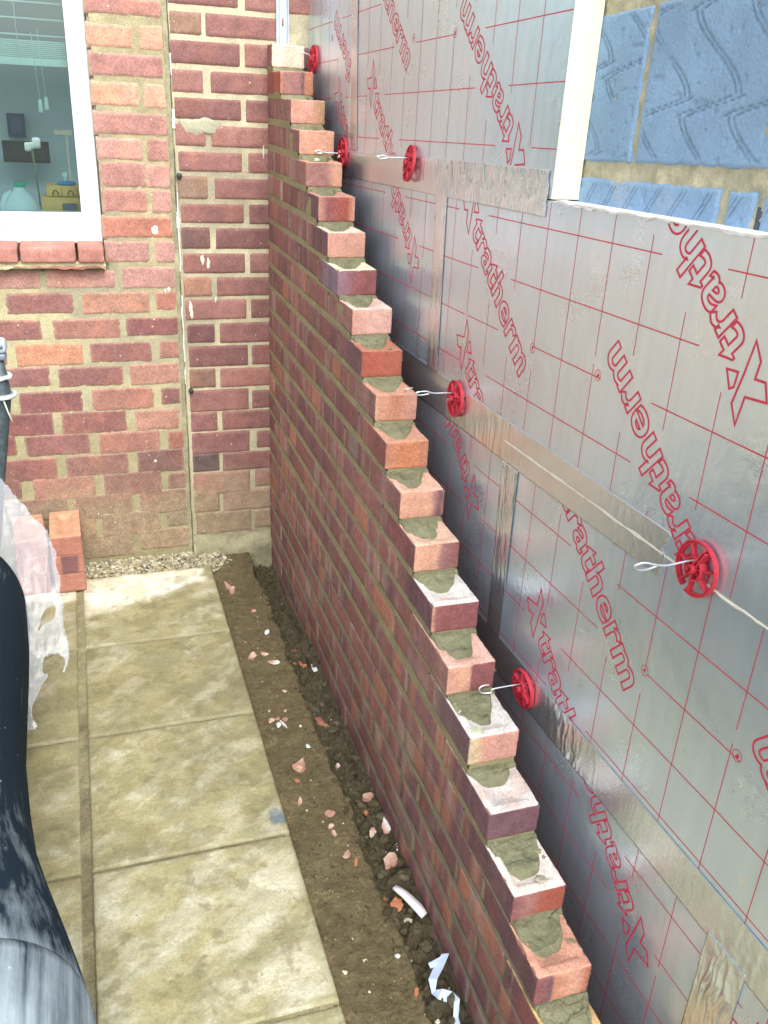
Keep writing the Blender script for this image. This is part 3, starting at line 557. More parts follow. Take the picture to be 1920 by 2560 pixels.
def brick(b, y0, y1, zt, seed, end=None, seg=(8, 20, 6)):
    """one brick from y0 (nose) to y1; end = spec for a bare nose with its frog"""
    L_ = y1 - y0; jx = rnd.uniform(-.0012, .0012)
    bh = BH if end else .0605
    V, Q, N_ = rbox(WW / 2 + jx, (y0 + y1) / 2, zt - bh / 2, WW, L_, bh, .0035, seg)
    t = (V[:, 1] - y0) / .215
    V = V + N_ * (.0011 * fbm(V, 55, 3, seed % 91) + .0006 * fbm(V, 200, 2, 3))[:, None]
    C = bandcol(V, t + (N_[:, 0] < -.5) * 0, seed, rnd.random())
    if end:
        st, top, side, _ = end
        V[:, 0] += (V[:, 1] - y1) * rnd.uniform(-.016, .016) + rnd.uniform(-.0012, .0012); V[:, 2] += (V[:, 0] - WW / 2) * rnd.uniform(-.018, .018); V[:, 1] += (V[:, 0] - WW / 2) * rnd.uniform(-.02, .02) * sst(.06, .0, V[:, 1] - y0)
        onend = sst(.5, .8, -N_[:, 1]); ontop = sst(.55, .85, N_[:, 2])
        C = mixc(C, np.array(side) * (1 + .2 * vn(np.c_[t * 3 + seed, t * 0], 2, 4))[:, None], .8 * sst(1.0, .55, t))
        we = (V[:, 0] / WW) + .05 * fbm(V * [1, 1, 1.0], 40, 2, seed)
        ec = stops(we, st) * (1 + .10 * fbm(V, 60, 3, seed + 2))[:, None]
        if seed == 17 + 100: pass
        C = mixc(C, ec, onend)
        tc = np.array(top) * (1 + .10 * fbm(V, 45, 3, seed + 3))[:, None]; tc = mixc(tc, LO, .35 * sst(.1, .5, fbm(V, 22, 2, seed + 6)))
        C = mixc(C, tc, ontop)
        d = np.minimum(np.minimum(V[:, 0] - .016, WW - .016 - V[:, 0]), np.minimum(V[:, 1] - y0 - .020, y1 - .02 - V[:, 1]))
        V[:, 2] -= ontop * (.010 * sst(0, .030, d) + .004 * sst(-.001, .003, d))
        # chipped arrises
        chip = sst(.30, .55, fbm(V, 38, 2, seed + 9)) * sst(.35, .65, N_[:, 2]) * sst(.35, .65, np.maximum(-N_[:, 1], np.abs(N_[:, 0])))
        V = V - N_ * (.0060 * chip)[:, None]; C = mixc(C, LO, chip * .8)
    b.add(V, Q, C)
bw = MB(); mo = MB(); ends = []
for k, key in enumerate(KEYS):
    y0 = YK[k]; zt = ZK[k]; first = True; seed = 100 + k * 40
    while y0 < -.004:
        y1 = min(y0 + .215, -.002); seed += 1
        if first and key in ENDS:
            e = MB(); brick(e, y0, y1, zt, seed, ENDS[key], (34, 60, 20)); ends.append((key, k, e)); first = False
        else: brick(bw, y0, y1, zt, seed, None, (4, 16, 5)); first = False
        y0 = y1 + .0105
        if y1 > -.01: break
    core_y = YK[k] + .02
    # bed joint above this course, up to the end of the course on top, face slightly recessed
    yu = YK[k - 1] + .002 if k else None
    if yu is not None and yu < -.01:
        n = max(6, int(-yu / .006)); yy = np.linspace(yu, 0, n); zz = np.array([0, .003, .0055, .009, .012])
        Yg, Zg = np.meshgrid(yy, zz, indexing='ij'); P = np.c_[Yg.ravel(), Zg.ravel() + zt]
        xf = .0006 + .0009 * fbm(P, 30, 3, k) - .0012 * sst(.3, .6, fbm(P, 9, 3, k + 40)) * (Zg.ravel() > .002) * (Zg.ravel() < .010)
        C = np.array((.275, .245, .135)) * (1 + .2 * fbm(P, 14, 3, 3))[:, None]
        if k >= 19: C = mixc(C, (.215, .205, .17), .6)
        mo.grid(np.stack([xf.reshape(Yg.shape), Yg, zt - .002 + Zg * ((ZK[k - 1] - .0605 - zt + .004) / .012)], -1), C)
        mo.box(.006, WW - .004, yu, 0, zt - .012, ZK[k - 1] - BH + .001, (.30, .265, .145))
    mo.box(.0022, WW - .005, core_y + .06, -.001, zt - BH + .003, zt - .013, (.29, .255, .135))
bw.build('brickwork', M_NEW, nw, weld=1e-6)
mo.build('mortar_joints', M_NMORT, nw, smooth=False)
OL = np.array((.205, .205, .120))
for key, k, e in ends:
    eo = e.build('end_brick', M_NEW, nw, weld=1e-6)
    cov = ENDS[key][3] * .88
    if k == 0 or cov <= 0: continue
    zt = ZK[k]; y0 = YK[k]; span = YK[k - 1] - y0
    nx, ny = 60, 70; X, Yg = np.meshgrid(np.linspace(.002, WW + .002, nx), np.linspace(y0 + .002, YK[k - 1] + .012, ny), indexing='ij')
    P = np.c_[X.ravel(), Yg.ravel()]; t = (P[:, 1] - y0) / span; v = P[:, 0] / WW
    cx = .46 + .10 * vn(np.array([[k * 1.7, 3.3]]), 1, 4)[0]; wdt = .60 if cov < .7 else .66
    wdt = .47 + .03 * (cov > .6)
    tb = (1 - cov) + (cov + .1) * np.clip(np.abs((v - cx - .10 * (t - 1)) / wdt), 0, 1.3) ** 4.5 + .16 * fbm(P, 20, 4, k + 3, .6)
    hgt = np.maximum(np.clip((t - tb) / .15, 0, 1) ** .55, sst(.90, .97, t + .03 * fbm(P, 40, 3, k + 11)))
    crk = sst(.07, .0, np.abs(fbm(P * [1, 1.7], 30, 3, k + 5))) * sst(-.1, .2, fbm(P, 18, 2, k + 60))
    lump = .0070 * fbm(P, 26, 3, k) + .0040 * fbm(P, 75, 3, k + 8, .6) - .0045 * crk
    rise = .021 + .010 * sst(.55, 1.0, t)
    side = sst(0, .07, v) * sst(0, .05, 1.02 - v)
    z = zt - .026 + hgt * (rise + .004) + lump * hgt
    z = np.where(side < 1, np.minimum(z, zt - .012 + .022 * side + .01 * (t > .97)), z)
    z = np.minimum(z, zt + .0104 + .004 * (1 - t)) if cov < .7 else np.minimum(z, zt + .0110)
    C = OL * (1 + .22 * fbm(P, 22, 3, k) + .12 * fbm(P, 120, 2, 2))[:, None]
    
    d = MB(); d.grid(np.stack([X, Yg, z.reshape(X.shape)], -1), C)
    d.build('mortar_dab', M_NMORT, eo)
# a few crumbs of mortar caught on the frogs
b = MB()
def hull(pts, C, b):
    bm = bmesh.new(); [bm.verts.new(p) for p in pts]; bmesh.ops.convex_hull(bm, input=bm.verts)
    loose = [v for v in bm.verts if not v.link_faces]; bmesh.ops.delete(bm, geom=loose, context='VERTS')
    bm.verts.index_update(); V = [tuple(v.co) for v in bm.verts]; F = [[v.index for v in f.verts] for f in bm.faces]; bm.free()
    Cn = C(np.array(V)) if callable(C) else C
    b.add(V, F, Cn)
for (k, u, t, r, c) in [(18, .62, .22, .011, (.42, .40, .28)), (16, .22, .16, .010, (.50, .54, .36)), (18, .86, .72, .007, (.30, .28, .15)), (18, .90, .60, .006, (.30, .28, .15)), (19, .88, .45, .006, (.28, .26, .14)), (10, .85, .25, .008, (.7, .68, .6)), (9, .72, .12, .007, (.28, .27, .13)), (4, .45, .6, .008, (.6, .58, .46))]:
    c0 = np.array([u * WW, YK[k] + t * .1125, ZK[k] + .001])
    hull([c0 + np.array([rnd.gauss(0, 1), rnd.gauss(0, 1), rnd.gauss(0, .5)]) * r * .6 for _ in range(16)], c, b)
b.build('mortar_crumb', M_NMORT, nw, smooth=False)

# steel starter strip on the house wall above the new wall
st = thing('wall_starter', 'galvanised steel starter strip screwed upright to the house wall above the top brick', 'steel strip', (.047, -.006, 1.75))
b = MB()
prof = [(.0275, -.0050), (.0275, -.0085), (.0300, -.0085), (.0310, -.0060), (.0360, -.0060), (.0370, -.0100), (.0565, -.0100), (.0575, -.0060), (.0620, -.0060), (.0630, -.0110), (.0665, -.0110), (.0665, -.0050)]
V = [(x, y, z) for z in (1.7455, 2.45) for x, y in prof]; n = len(prof)
b.add(V, [(i, i + 1, n + i + 1, n + i) for i in range(n - 1)], (1, 1, 1)); b.build('channel', M_GALV, st, smooth=False)
for z in (1.805, 1.93, 2.06, 2.19, 2.32):
    b = MB(); b.lathe([(.0022, -.011), (.0026, .0), (.0022, .009), (.001, .012)], 0, 0, 0, 10, (.30, .09, .075)); b.v[-1] = np.c_[.0475 + b.v[-1][:, 0], -.0102 + b.v[-1][:, 1] * .06, z + b.v[-1][:, 2]]
    b.build('slot', M_PAINT, st)

# ------------------------------------------------------------------ insulation boards
def BP(s, h, off=0.):
    s = np.asarray(s, float); h = np.asarray(h, float)
    return np.stack([.132 + .0145 * s - off + 0 * h, -s + 0 * h, h + .033 * s], -1)
SH = lambda y, z: (-y, z - .033 * (-y))
CREAM = (.90, .88, .68)
brd = []
def relf(seed, s, h): P = np.c_[np.ravel(s), np.ravel(h)]; return .0005 * fbm(P * [1, .5], 6, 3, seed) + .00018 * fbm(P * [2, .4], 22, 2, seed + 3)
def board(s0, s1, h0, h1, label, topc=CREAM, endc=CREAM, seed=0):
    o = thing('insulation_board', label, 'insulation board', tuple(BP((s0 + s1) / 2, h0)), 'insulation boards behind the new wall')
    ns, nh = max(12, int((s1 - s0) / .012)), max(12, int((h1 - h0) / .012))
    S, Hh = np.meshgrid(np.linspace(s0, s1, ns), np.linspace(h0, h1, nh), indexing='ij'); P = np.c_[S.ravel(), Hh.ravel()]
    off = relf(seed, S, Hh)
    fb = MB(); fb.grid(BP(S, Hh, off.reshape(S.shape)), (1, 1, 1), flip=True)
    b = MB(); T = .052
    pts = [BP(s, h, o_) for o_ in (.0, -T) for s, h in ((s0, h0), (s1, h0), (s1, h1), (s0, h1))]
    # foam core: faces separately coloured
    b.add([pts[i] for i in (3, 2, 6, 7)], [(0, 1, 2, 3)], topc); b.add([pts[i] for i in (1, 5, 6, 2)], [(0, 1, 2, 3)], endc); b.add([pts[i] for i in (4, 7, 6, 5)], [(0, 1, 2, 3)], CREAM); b.add([pts[i] for i in (0, 3, 7, 4)], [(0, 1, 2, 3)], CREAM); b.add([pts[i] for i in (0, 4, 5, 1)], [(0, 1, 2, 3)], CREAM)
    b.build('foam_core', M_FOAM, o, smooth=False)
    brd.append((s0, s1, h0, h1, o, seed, fb)); return o
B1a = board(0, .474, 1.411, 1.868, 'foil faced insulation board in the far top corner against the house wall', seed=1)
B1b = board(.478, 1.668, 1.411, 1.868, 'foil faced insulation board of the top row ending in a bare cream foam edge', seed=2)
B2a = board(0, 1.186, .957, 1.408, 'foil faced insulation board in the second row running back behind the new bricks', seed=3)
B2b = board(1.190, 2.95, .957, 1.408, 'foil faced insulation board under the blue blocks with a torn white top edge', (.92, .92, .90), seed=4)
B3a = board(0, 1.635, .502, .953, 'foil faced insulation board in the third row half hidden behind the new wall', seed=5)
B3b = board(1.639, 2.95, .502, .953, 'large foil faced insulation board at the right in the third row', seed=6)
B4a = board(0, 2.420, -.10, .498, 'foil faced insulation board in the lowest row deep in the shaded cavity', seed=7)
B4b = board(2.424, 2.95, -.10, .498, 'foil faced insulation board in the bottom right corner under the dark tape', seed=8)
# printed lettering (outline letters) and grid
def text_loops(txt):
    cu = bpy.data.curves.new('txt', 'FONT'); cu.body = txt; cu.size = 1; cu.offset = .022; cu.resolution_u = 5; cu.space_character = 1.02
    o = bpy.data.objects.new('txt', cu); COL.objects.link(o); dg = bpy.context.evaluated_depsgraph_get(); dg.update()
    me = o.evaluated_get(dg).to_mesh(); ec = {}
    for p in me.polygons:
        for e in p.edge_keys: ec[e] = ec.get(e, 0) + 1
    nb = {}
    for (a, c), n in ec.items():
        if n == 1: nb.setdefault(a, []).append(c); nb.setdefault(c, []).append(a)
    co = np.array([v.co[:2] for v in me.vertices]); loops = []; seen = set()
    for s_ in nb:
        if s_ in seen: continue
        lp = [s_]; seen.add(s_); cur = s_
        while True:
            nx = [q for q in nb[cur] if q not in seen]
            if not nx: break
            cur = nx[0]; seen.add(cur); lp.append(cur)
        if len(lp) > 2: loops.append(co[lp])
    o.evaluated_get(dg).to_mesh_clear(); bpy.data.objects.remove(o); bpy.data.curves.remove(cu); return loops
LOOPS = text_loops('Xtratherm'); allp = np.concatenate(LOOPS); mn, mxx = allp.min(0), allp.max(0)
TW = .432; TS = TW / (mxx[0] - mn[0]); CAP = (mxx[1] - mn[1]) * TS; VS = .060 / CAP
xi_ = min(range(len(LOOPS)), key=lambda i_: LOOPS[i_][:, 0].min())
LET = [np.c_[(l[:, 0] - mn[0]) * TS - .034, ((l[:, 1] - mn[1]) * TS - CAP / 2) * VS] for i_, l in enumerate(LOOPS) if i_ != xi_]
LET += [np.array(q) * [.00030, .00023] + [-.002, -.002] for q in ([(120, -173), (34, -143), (-8, -60), (-53, -113), (-128, -66), (-39, 52), (-108, 198), (-18, 157), (48, -10)], [(124, 89), (72, 24), (34, 96), (44, 131)])]
RL = text_loops('R'); rp = np.concatenate(RL); rc = (rp.max(0) + rp.min(0)) / 2
REGD = [(l - rc) * .0085 + [.386, .046] for l in RL] + [np.array([(.386 + .0085 * math.cos(a), .046 + .0085 * math.sin(a)) for a in np.linspace(0, 2 * np.pi, 20, endpoint=False)])]
def ribbon(b, pts, wd, rect, off, closed=True, sub=.012, mi=0):
    pts = np.asarray(pts, float); n = len(pts)
    segs = [(pts[i], pts[(i + 1) % n]) for i in range(n if closed else n - 1)]
    def nrm(d): return d / max(np.linalg.norm(d), 1e-9)
    dirs = [nrm(q - p) for p, q in segs]
    for i, (p, q) in enumerate(segs):
        d = dirs[i]; m = np.array([-d[1], d[0]])
        def mit(a, c):
            s_ = np.array([-a[1] - c[1], a[0] + c[0]]); s_ = nrm(s_); k_ = max(.45, abs(s_ @ np.array([-c[1], c[0]]))); return s_ / k_
        m0 = mit(dirs[i - 1], d) if (closed or i) else m; m1 = mit(d, dirs[(i + 1) % len(dirs)]) if (closed or i < len(segs) - 1) else m
        ns = max(1, int(np.linalg.norm(q - p) / sub))
        for j in range(ns):
            t0, t1 = j / ns, (j + 1) / ns
            a, c = p + (q - p) * t0, p + (q - p) * t1; ma, mc = m0 + (m1 - m0) * t0, m0 + (m1 - m0) * t1
            mid = (a + c) / 2
            if not (rect[0] < mid[0] < rect[1] and rect[2] < mid[1] < rect[3]): continue
            qs = [a - ma * wd / 2, c - mc * wd / 2, c + mc * wd / 2, a + ma * wd / 2]
            of = off if not isinstance(off, tuple) else relf(off[0], [x[0] for x in qs], [x[1] for x in qs]) + off[1]
            b.add(BP([x[0] for x in qs], [x[1] for x in qs], of), [(0, 3, 2, 1)], (1, 1, 1), mi)
TEXTS = {0: [(.60, 1.55, 1), (.36, 1.60, 0), (.30, 1.40, 1)],
         1: [(.635, 1.94, 0), (.667, 1.638, 0), (1.516, 1.525, 1), (1.20, 1.62, 0) if False else (5, 5, 0)],
         2: [(1.037, 1.260, 1), (.55, 1.22, 0), (.45, 1.10, 1), (.95, 1.02, 0), (.15, 1.4, 0)],
         3: [(1.346, 1.418, 0), (2.211, 1.308, 1), (1.372, 1.139, 0), (2.209, 1.016, 1), (2.55, 1.45, 0), (2.2, 1.55, 0) if False else (5, 5, 0)],
         4: [(1.478, .832, 1), (.7, .8, 0), (1.0, .62, 1)],
         5: [(1.817, 1.036, 0), (1.809, .733, 0), (2.672, .629, 1)],
         6: [(2.250, .367, 1), (1.5, .45, 0), (1.2, .3, 1)], 7: [(2.5, .45, 0)]}
GRID = {0: (np.arange(.06, .474, .0945), [1.49, 1.59, 1.69, 1.79]), 1: (1.57 - .0945 * np.arange(-1, 12), [1.489, 1.59, 1.691, 1.791]), 2: (np.arange(.10, 1.186, .10), [1.363, 1.262, 1.16, 1.059]), 3: (1.271 + .1 * np.arange(0, 17), [1.363, 1.260, 1.158, 1.057]),
        4: (np.arange(.05, 1.63, .10), [.855, .755, .655, .555]), 5: (1.741 + .0995 * np.arange(-1, 13), [.855, .755, .654, .553]), 6: (2.011 + .1005 * np.arange(-19, 5), [.415, .314, .213, .112, .01]), 7: (2.514 + .1 * np.arange(0, 5), [.415, .314, .213, .112])}
for bi, (s0, s1, h0, h1, o, seed_, fb) in enumerate(brd):
    rect = (s0 + .002, s1 - .002, h0 + .002, h1 - .002); boxes = []
    for (xs_, xz, up) in TEXTS[bi]:
        if xs_ > 4: continue
        cx, cz = xs_, xz - .033 * xs_
        a = math.radians(-41.0 + (180 if up else 0)); ca, sa = math.cos(a), math.sin(a)
        boxes.append((cx, cz, ca, sa))
        for l in LET: ribbon(fb, np.c_[cx + l[:, 0] * ca - l[:, 1] * sa, cz + l[:, 0] * sa + l[:, 1] * ca], .0034, rect, (seed_, .0003), mi=1)
        for l in REGD: ribbon(fb, np.c_[cx + l[:, 0] * ca - l[:, 1] * sa, cz + l[:, 0] * sa + l[:, 1] * ca], .0012, rect, (seed_, .0003), mi=1)
    def clear(s_, h_):
        for (cx, cz, ca, sa) in boxes:
            dx, dz = s_ - cx, h_ - cz; u, v = dx * ca + dz * sa, -dx * sa + dz * ca
            if -.055 < u < .415 and abs(v) < .047: return False
        return True
    def line(p, q, wd, mi=1):
        n = int(np.hypot(*(np.array(q) - p)) / .006)
        run = None
        for j in range(n + 1):
            c_ = np.array(p) + (np.array(q) - p) * j / n; ok = clear(*c_) and rect[0] <= c_[0] <= rect[1]
            if ok and run is None: run = c_
            if (not ok or j == n) and run is not None:
                ribbon(fb, [run, c_], wd, (-9, 9, -9, 9), (seed_, .00025), False, .03, mi); run = None
    for h in GRID[bi][1]: line((s0 + .002, h), (s1 - .002, h), .0019)
    for s_ in GRID[bi][0]:
        if s0 + .01 < s_ < s1 - .01: line((s_, h0 + .003), (s_, h1 - .003), .0015, 2 if s_ < 1.25 else 1)
    fb.build('foil_face', [M_FOIL, M_PRINT, M_PRINT_DULL], o)
# torn foam fringe along the bare top edge of the board under the blocks, and along the seam below it
def fringe(o, s0, s1, h, wd, amp, off, C, seed, name='torn_edge'):
    b = MB(); n = int((s1 - s0) / .004); ss = np.linspace(s0, s1, n); q = np.c_[ss, ss * 0]
    lo = h - wd * (.4 + .6 * np.abs(fbm(q, 40, 3, seed)) * 1.6) ; rows = []
    for i, t in enumerate([0, .35, .7, 1]):
        hh = h + .0022 * fbm(q, 30, 2, seed + 4) + (lo - h) * t; oo = off + amp * (.5 + .5 * fbm(np.c_[ss, hh * 3], 50, 2, seed + i)) * (1 - .6 * t)
        rows.append(BP(ss, hh, oo))
    rows.insert(0, BP(ss, h + .0022 * fbm(q, 30, 2, seed + 4) + .001, -.012)); b.grid(np.stack(rows, 0), C, flip=False); return b.build(name, M_FOAM, o)
fringe(B2b, 1.690, 2.95, 1.4095, .0065, .004, .0012, (.93, .93, .92), 3)
fringe(B3b, 2.128, 2.95, .9550, .0042, .0004, .0008, (.72, .70, .58), 5)

# ------------------------------------------------------------------ foil tape
TB = ('strips of foil tape over the board joints')
def tape(label, s0, s1, lo, hi, ampf, off=.0013, seed=0, vert=False, jag=0., ext=None):
    n = int((s1 - s0) / .003) + 2; m = 40; A, B_ = np.meshgrid(np.linspace(s0, s1, n), np.linspace(0, 1, m), indexing='ij'); P = np.c_[A.ravel(), B_.ravel() * .08]
    lo_ = np.array([lo(a) if callable(lo) else lo for a in A[:, 0]])[:, None]; hi_ = np.array([hi(a) if callable(hi) else hi for a in A[:, 0]])[:, None]
    Hh = lo_ + (hi_ - lo_) * B_; S = A
    if jag:
        e = (B_ * .08); wob = jag * fbm(np.c_[e.ravel(), e.ravel() * 0], 60, 3, seed); S = S + (wob.reshape(S.shape)) * (sst(.97, 1, (A - s0) / (s1 - s0)) - sst(.03, 0, (A - s0) / (s1 - s0)))
    am = np.array([ampf(a) for a in A[:, 0]])[:, None]
    q = P * ([1.5, .5] if not vert else [.5, 1.4]); qa = q + .010 * np.c_[fbm(P, 30, 2, seed + 8), fbm(P, 30, 2, seed + 9)]; r1 = (1 - np.abs(fbm(qa * ([1, .30] if not vert else [.3, 1]), 62, 2, seed)) * 3.4).clip(-.4); r2 = 1 - np.abs(fbm(qa * ([1.2, .45] if not vert else [.45, 1.2]) + 5, 105, 2, seed + 3)) * 2
    d = off + np.maximum((am * (.65 * r1 + .35 * r2).reshape(A.shape)), -.0007) + .0002 * fbm(P, 12, 2, seed).reshape(A.shape)
    b = MB(); X = BP(S, Hh, d) if not vert else BP(Hh, S, d)
    b.grid(X, (1, 1, 1), flip=not vert); 
    o = b.build('foil_tape', M_TAPE); tag(o, label, 'tape', TB); md = o.modifiers.new('thick', 'SOLIDIFY'); md.thickness = .0002; md.offset = -1
    return o
t1 = tape('crinkled silver tape along the top joint ending at the bare foam edge', .40, 1.655, 1.381, lambda s: 1.449 + .008 * min(1, max(0, (s - .5) / .8)), lambda s: .0001 + .0016 * sst(.95, 1.35, np.array(s)), .0013, 3, jag=.006)
t2 = tape('silver tape on the middle joint with a cream torn line along it', .10, 2.128, lambda s: .911 + .006 * (s - 1.0), lambda s: 1.004 - .010 * (s - 1.0), lambda s: .00005 + .0010 * np.exp(-((s - 1.56) / .14) ** 2) + .0004 * np.exp(-((s - 1.32) / .1) ** 2), .0013, 5, jag=.010)
t3 = tape('creased silver tape on the lowest joint running out at bottom right', .9, 2.95, .459, .541, lambda s: .00012 + .0020 * np.exp(-((s - 1.96) / .09) ** 2) + .0006 * np.exp(-((s - 2.45) / .12) ** 2), .0013, 7)
tape('upright tape strip beside the house in the top row of boards', 1.455, 1.866, lambda h: .500 - (h - 1.455) * .08, lambda h: .560 - (h - 1.455) * .10, lambda s: .0002, .0018, 9, True)
tape('upright tape strip below the crinkled tape in the second row of boards', 1.000, 1.382, lambda h: 1.176 - (h - 1.0) * .045, lambda h: 1.240 - (h - 1.0) * .05, lambda s: .0005, .0018, 11, True)
tape('upright tape strip in the third row between lettering and new bricks', .537, .915, lambda h: 1.622 - (h - .537) * .05, lambda h: 1.680 - (h - .537) * .02, lambda s: .0007 + .0009 * (s > .8), .0018, 13, True)
tape('dark upright tape strip with bright creases in the bottom right corner', -.1, .470, lambda h: 2.386, lambda h: 2.464, lambda s: .0003 + .0032 * np.exp(-((s - .40) / .05) ** 2), .0018, 15, True)
# cream torn line along the middle tape
b = MB(); ss = np.linspace(1.602, 2.127, 160); q = np.c_[ss, ss * 0]; c0 = .9555 + .0012 * fbm(q, 14, 3, 2); wv = .0032 * (.7 + .5 * fbm(q, 35, 3, 6)) * np.clip((ss - 1.595) / .03, .3, 1)
b.grid(np.stack([BP(ss, c0 - wv, .0018), BP(ss, c0, .0024 + .0003 * fbm(q, 70, 2, 3)), BP(ss, c0 + wv, .0018)], 0), (.70, .68, .56), flip=True); b.build('torn_line', M_FOAM, t2)

# ------------------------------------------------------------------ wall ties with red retaining discs
CL = [((.1330, -.097, 1.705), 'red disc on the farthest wall tie close to the house corner', [(0, 0, 0), (-.010, 0, .006), (-.029, 0, .015), (-.05, 0, .017)]),
      ((.1380, -.440, 1.460), 'mortar spattered red disc beside the fourth brick from the top', [(0, 0, -.002), (-.03, 0, -.002), (-.060, 0, -.001), (-.074, 0, .003), (-.086, 0, .002), (-.088, 0, -.001), (-.080, 0, -.004), (-.066, 0, -.003)]),
      ((.1460, -.998, 1.472), 'red disc at the left end of the crinkled top tape', [(0, 0, .012), (-.03, 0, .012), (-.058, 0, .012), (-.072, 0, .016), (-.085, 0, .014), (-.087, 0, .012), (-.078, 0, .009), (-.062, 0, .011)]),
      ((.1520, -1.367, 1.019), 'red disc on the middle tape next to the orange end bricks', [(0, 0, .012), (-.03, 0, .014), (-.060, 0, .015), (-.078, 0, .020), (-.097, 0, .019), (-.100, 0, .016), (-.092, 0, .012), (-.070, 0, .014)]),
      ((.1640, -2.207, 1.045), 'largest red disc at the right where the middle tape ends', [(0, 0, .010), (-.020, 0, .014), (-.055, 0, .011), (-.075, 0, .014), (-.092, .002, .018), (-.103, .004, .015), (-.104, .006, .009), (-.095, .008, .004), (-.080, .009, .003), (-.066, .009, .006)]),
      ((.1580, -1.808, .560), 'red disc at the start of the lowest creased tape', [(0, 0, .010), (-.018, 0, .011), (-.072, 0, .010), (-.075, 0, .003), (-.086, .002, .001), (-.097, .003, .004), (-.101, .004, .013), (-.092, .005, .018), (-.080, .005, .017)])]
def disc_mb():
    b = MB(); E = lambda u, v, w_: (-w_, -u, v)
    def annulus(r0, r1, w0, w1, a0=0, a1=2 * math.pi, seg=56):
        full = abs(a1 - a0 - 2 * math.pi) < 1e-6; V = []; n = seg if full else seg + 1
        for i in range(n):
            a = a0 + (a1 - a0) * i / seg
            for r, w_ in ((r0, w0), (r1, w0), (r1, w1), (r0, w1)): V.append(E(r * math.cos(a), r * math.sin(a), w_))
        F = [(i * 4 + k, i * 4 + (k + 1) % 4, ((i + 1) % n) * 4 + (k + 1) % 4, ((i + 1) % n) * 4 + k) for i in range(seg) for k in range(4)]
        if not full: F += [(0, 1, 2, 3), (4 * n - 1, 4 * n - 2, 4 * n - 3, 4 * n - 4)]
        b.add(V, F)
    g = math.radians(-112)
    annulus(.0348, .0400, .000, .0045, g + .10, g + 2 * math.pi - .10); annulus(.0385, .0402, .0050, .0075, g + .10, g + 2 * math.pi - .10)
    annulus(.0150, .0175, .000, .0110, g + .22, g + 2 * math.pi - .22, 40); annulus(.0042, .0066, .0, .0170, g + .5, g + 2 * math.pi - .5, 20)
    def spoke(a, r0, r1, wd, w0, w1, sk=0):
        d = (math.cos(a), math.sin(a)); e = (-d[1], d[0]); V = []
        for w_ in (w0, w1):
            for r, s_ in ((r0, -wd + sk), (r1, -wd), (r1, wd), (r0, wd + sk)): V.append(E(d[0] * r + e[0] * s_, d[1] * r + e[1] * s_, w_))
        b.add(V, [(0, 1, 2, 3), (7, 6, 5, 4), (0, 4, 5, 1), (1, 5, 6, 2), (2, 6, 7, 3), (3, 7, 4, 0)])
    for i in range(7):
        a = g + (i + .5) * 2 * math.pi / 7
        if i in (0, 6): a = g + (.30 if i == 0 else -.30)
        spoke(a, .005, .0345, .0017, .000, .0030); spoke(a, .005, .0350, .0009, .003, .0085)
    spoke(math.radians(68), .0, .036, .0012, .0, .012, .004); spoke(math.radians(60), .0, .036, .0012, .0, .012, -.003)
    return b
dproto = None
for i, (c_, lab, pts) in enumerate(CL):
    t = thing('wall_tie', lab, 'wall tie', c_, 'wall ties with red retaining discs')
    lift = .004 if i not in (2, 3) else .005
    if dproto is None: dproto = disc_mb().build('retaining_disc', M_RED, t, smooth=False); dproto.matrix_parent_inverse = Matrix.Identity(4); d = dproto
    else:
        d = dproto.copy(); COL.objects.link(d); d.parent = t; d.matrix_parent_inverse = Matrix.Identity(4)
    d.location = (-lift, 0, 0); d.rotation_euler = (.25 * i * 1.1, math.radians([4, 3, 8, 2, 2, -3][i]), math.radians([2, 2, -5, 0, 1, 2][i]))
    if i == 4: d.rotation_euler[0] = 0
    b = MB(); P = [(0.012, pts[0][1], pts[0][2])] + pts[0:]; P = [np.array(q) + c_ for q in P]
    # smooth the wire a little
    Q = []
    for a in range(len(P) - 1):
        p0, p1, p2, p3 = P[max(a - 1, 0)], P[a], P[a + 1], P[min(a + 2, len(P) - 1)]
        for u in np.linspace(0, 1, 6, endpoint=False): Q.append(.5 * ((2 * p1) + (-p0 + p2) * u + (2 * p0 - 5 * p1 + 4 * p2 - p3) * u * u + (-p0 + 3 * p1 - 3 * p2 + p3) * u ** 3))
    Q.append(P[-1]); b.tube(Q, .0017, 8); b.build('wire', M_WIRE, t)
    if i == 1:
        b = MB()
        for (u, v, r) in [(.004, .003, .004), (.008, -.010, .005), (-.004, -.012, .003)]: hull([np.array(c_) + (-.018 + rnd.gauss(0, .5) * r, -u + rnd.gauss(0, .7) * r, v + rnd.gauss(0, .7) * r) for _ in range(12)], (.75, .68, .50), b)
        b.build('mortar_spatter', M_NMORT, t, smooth=False)

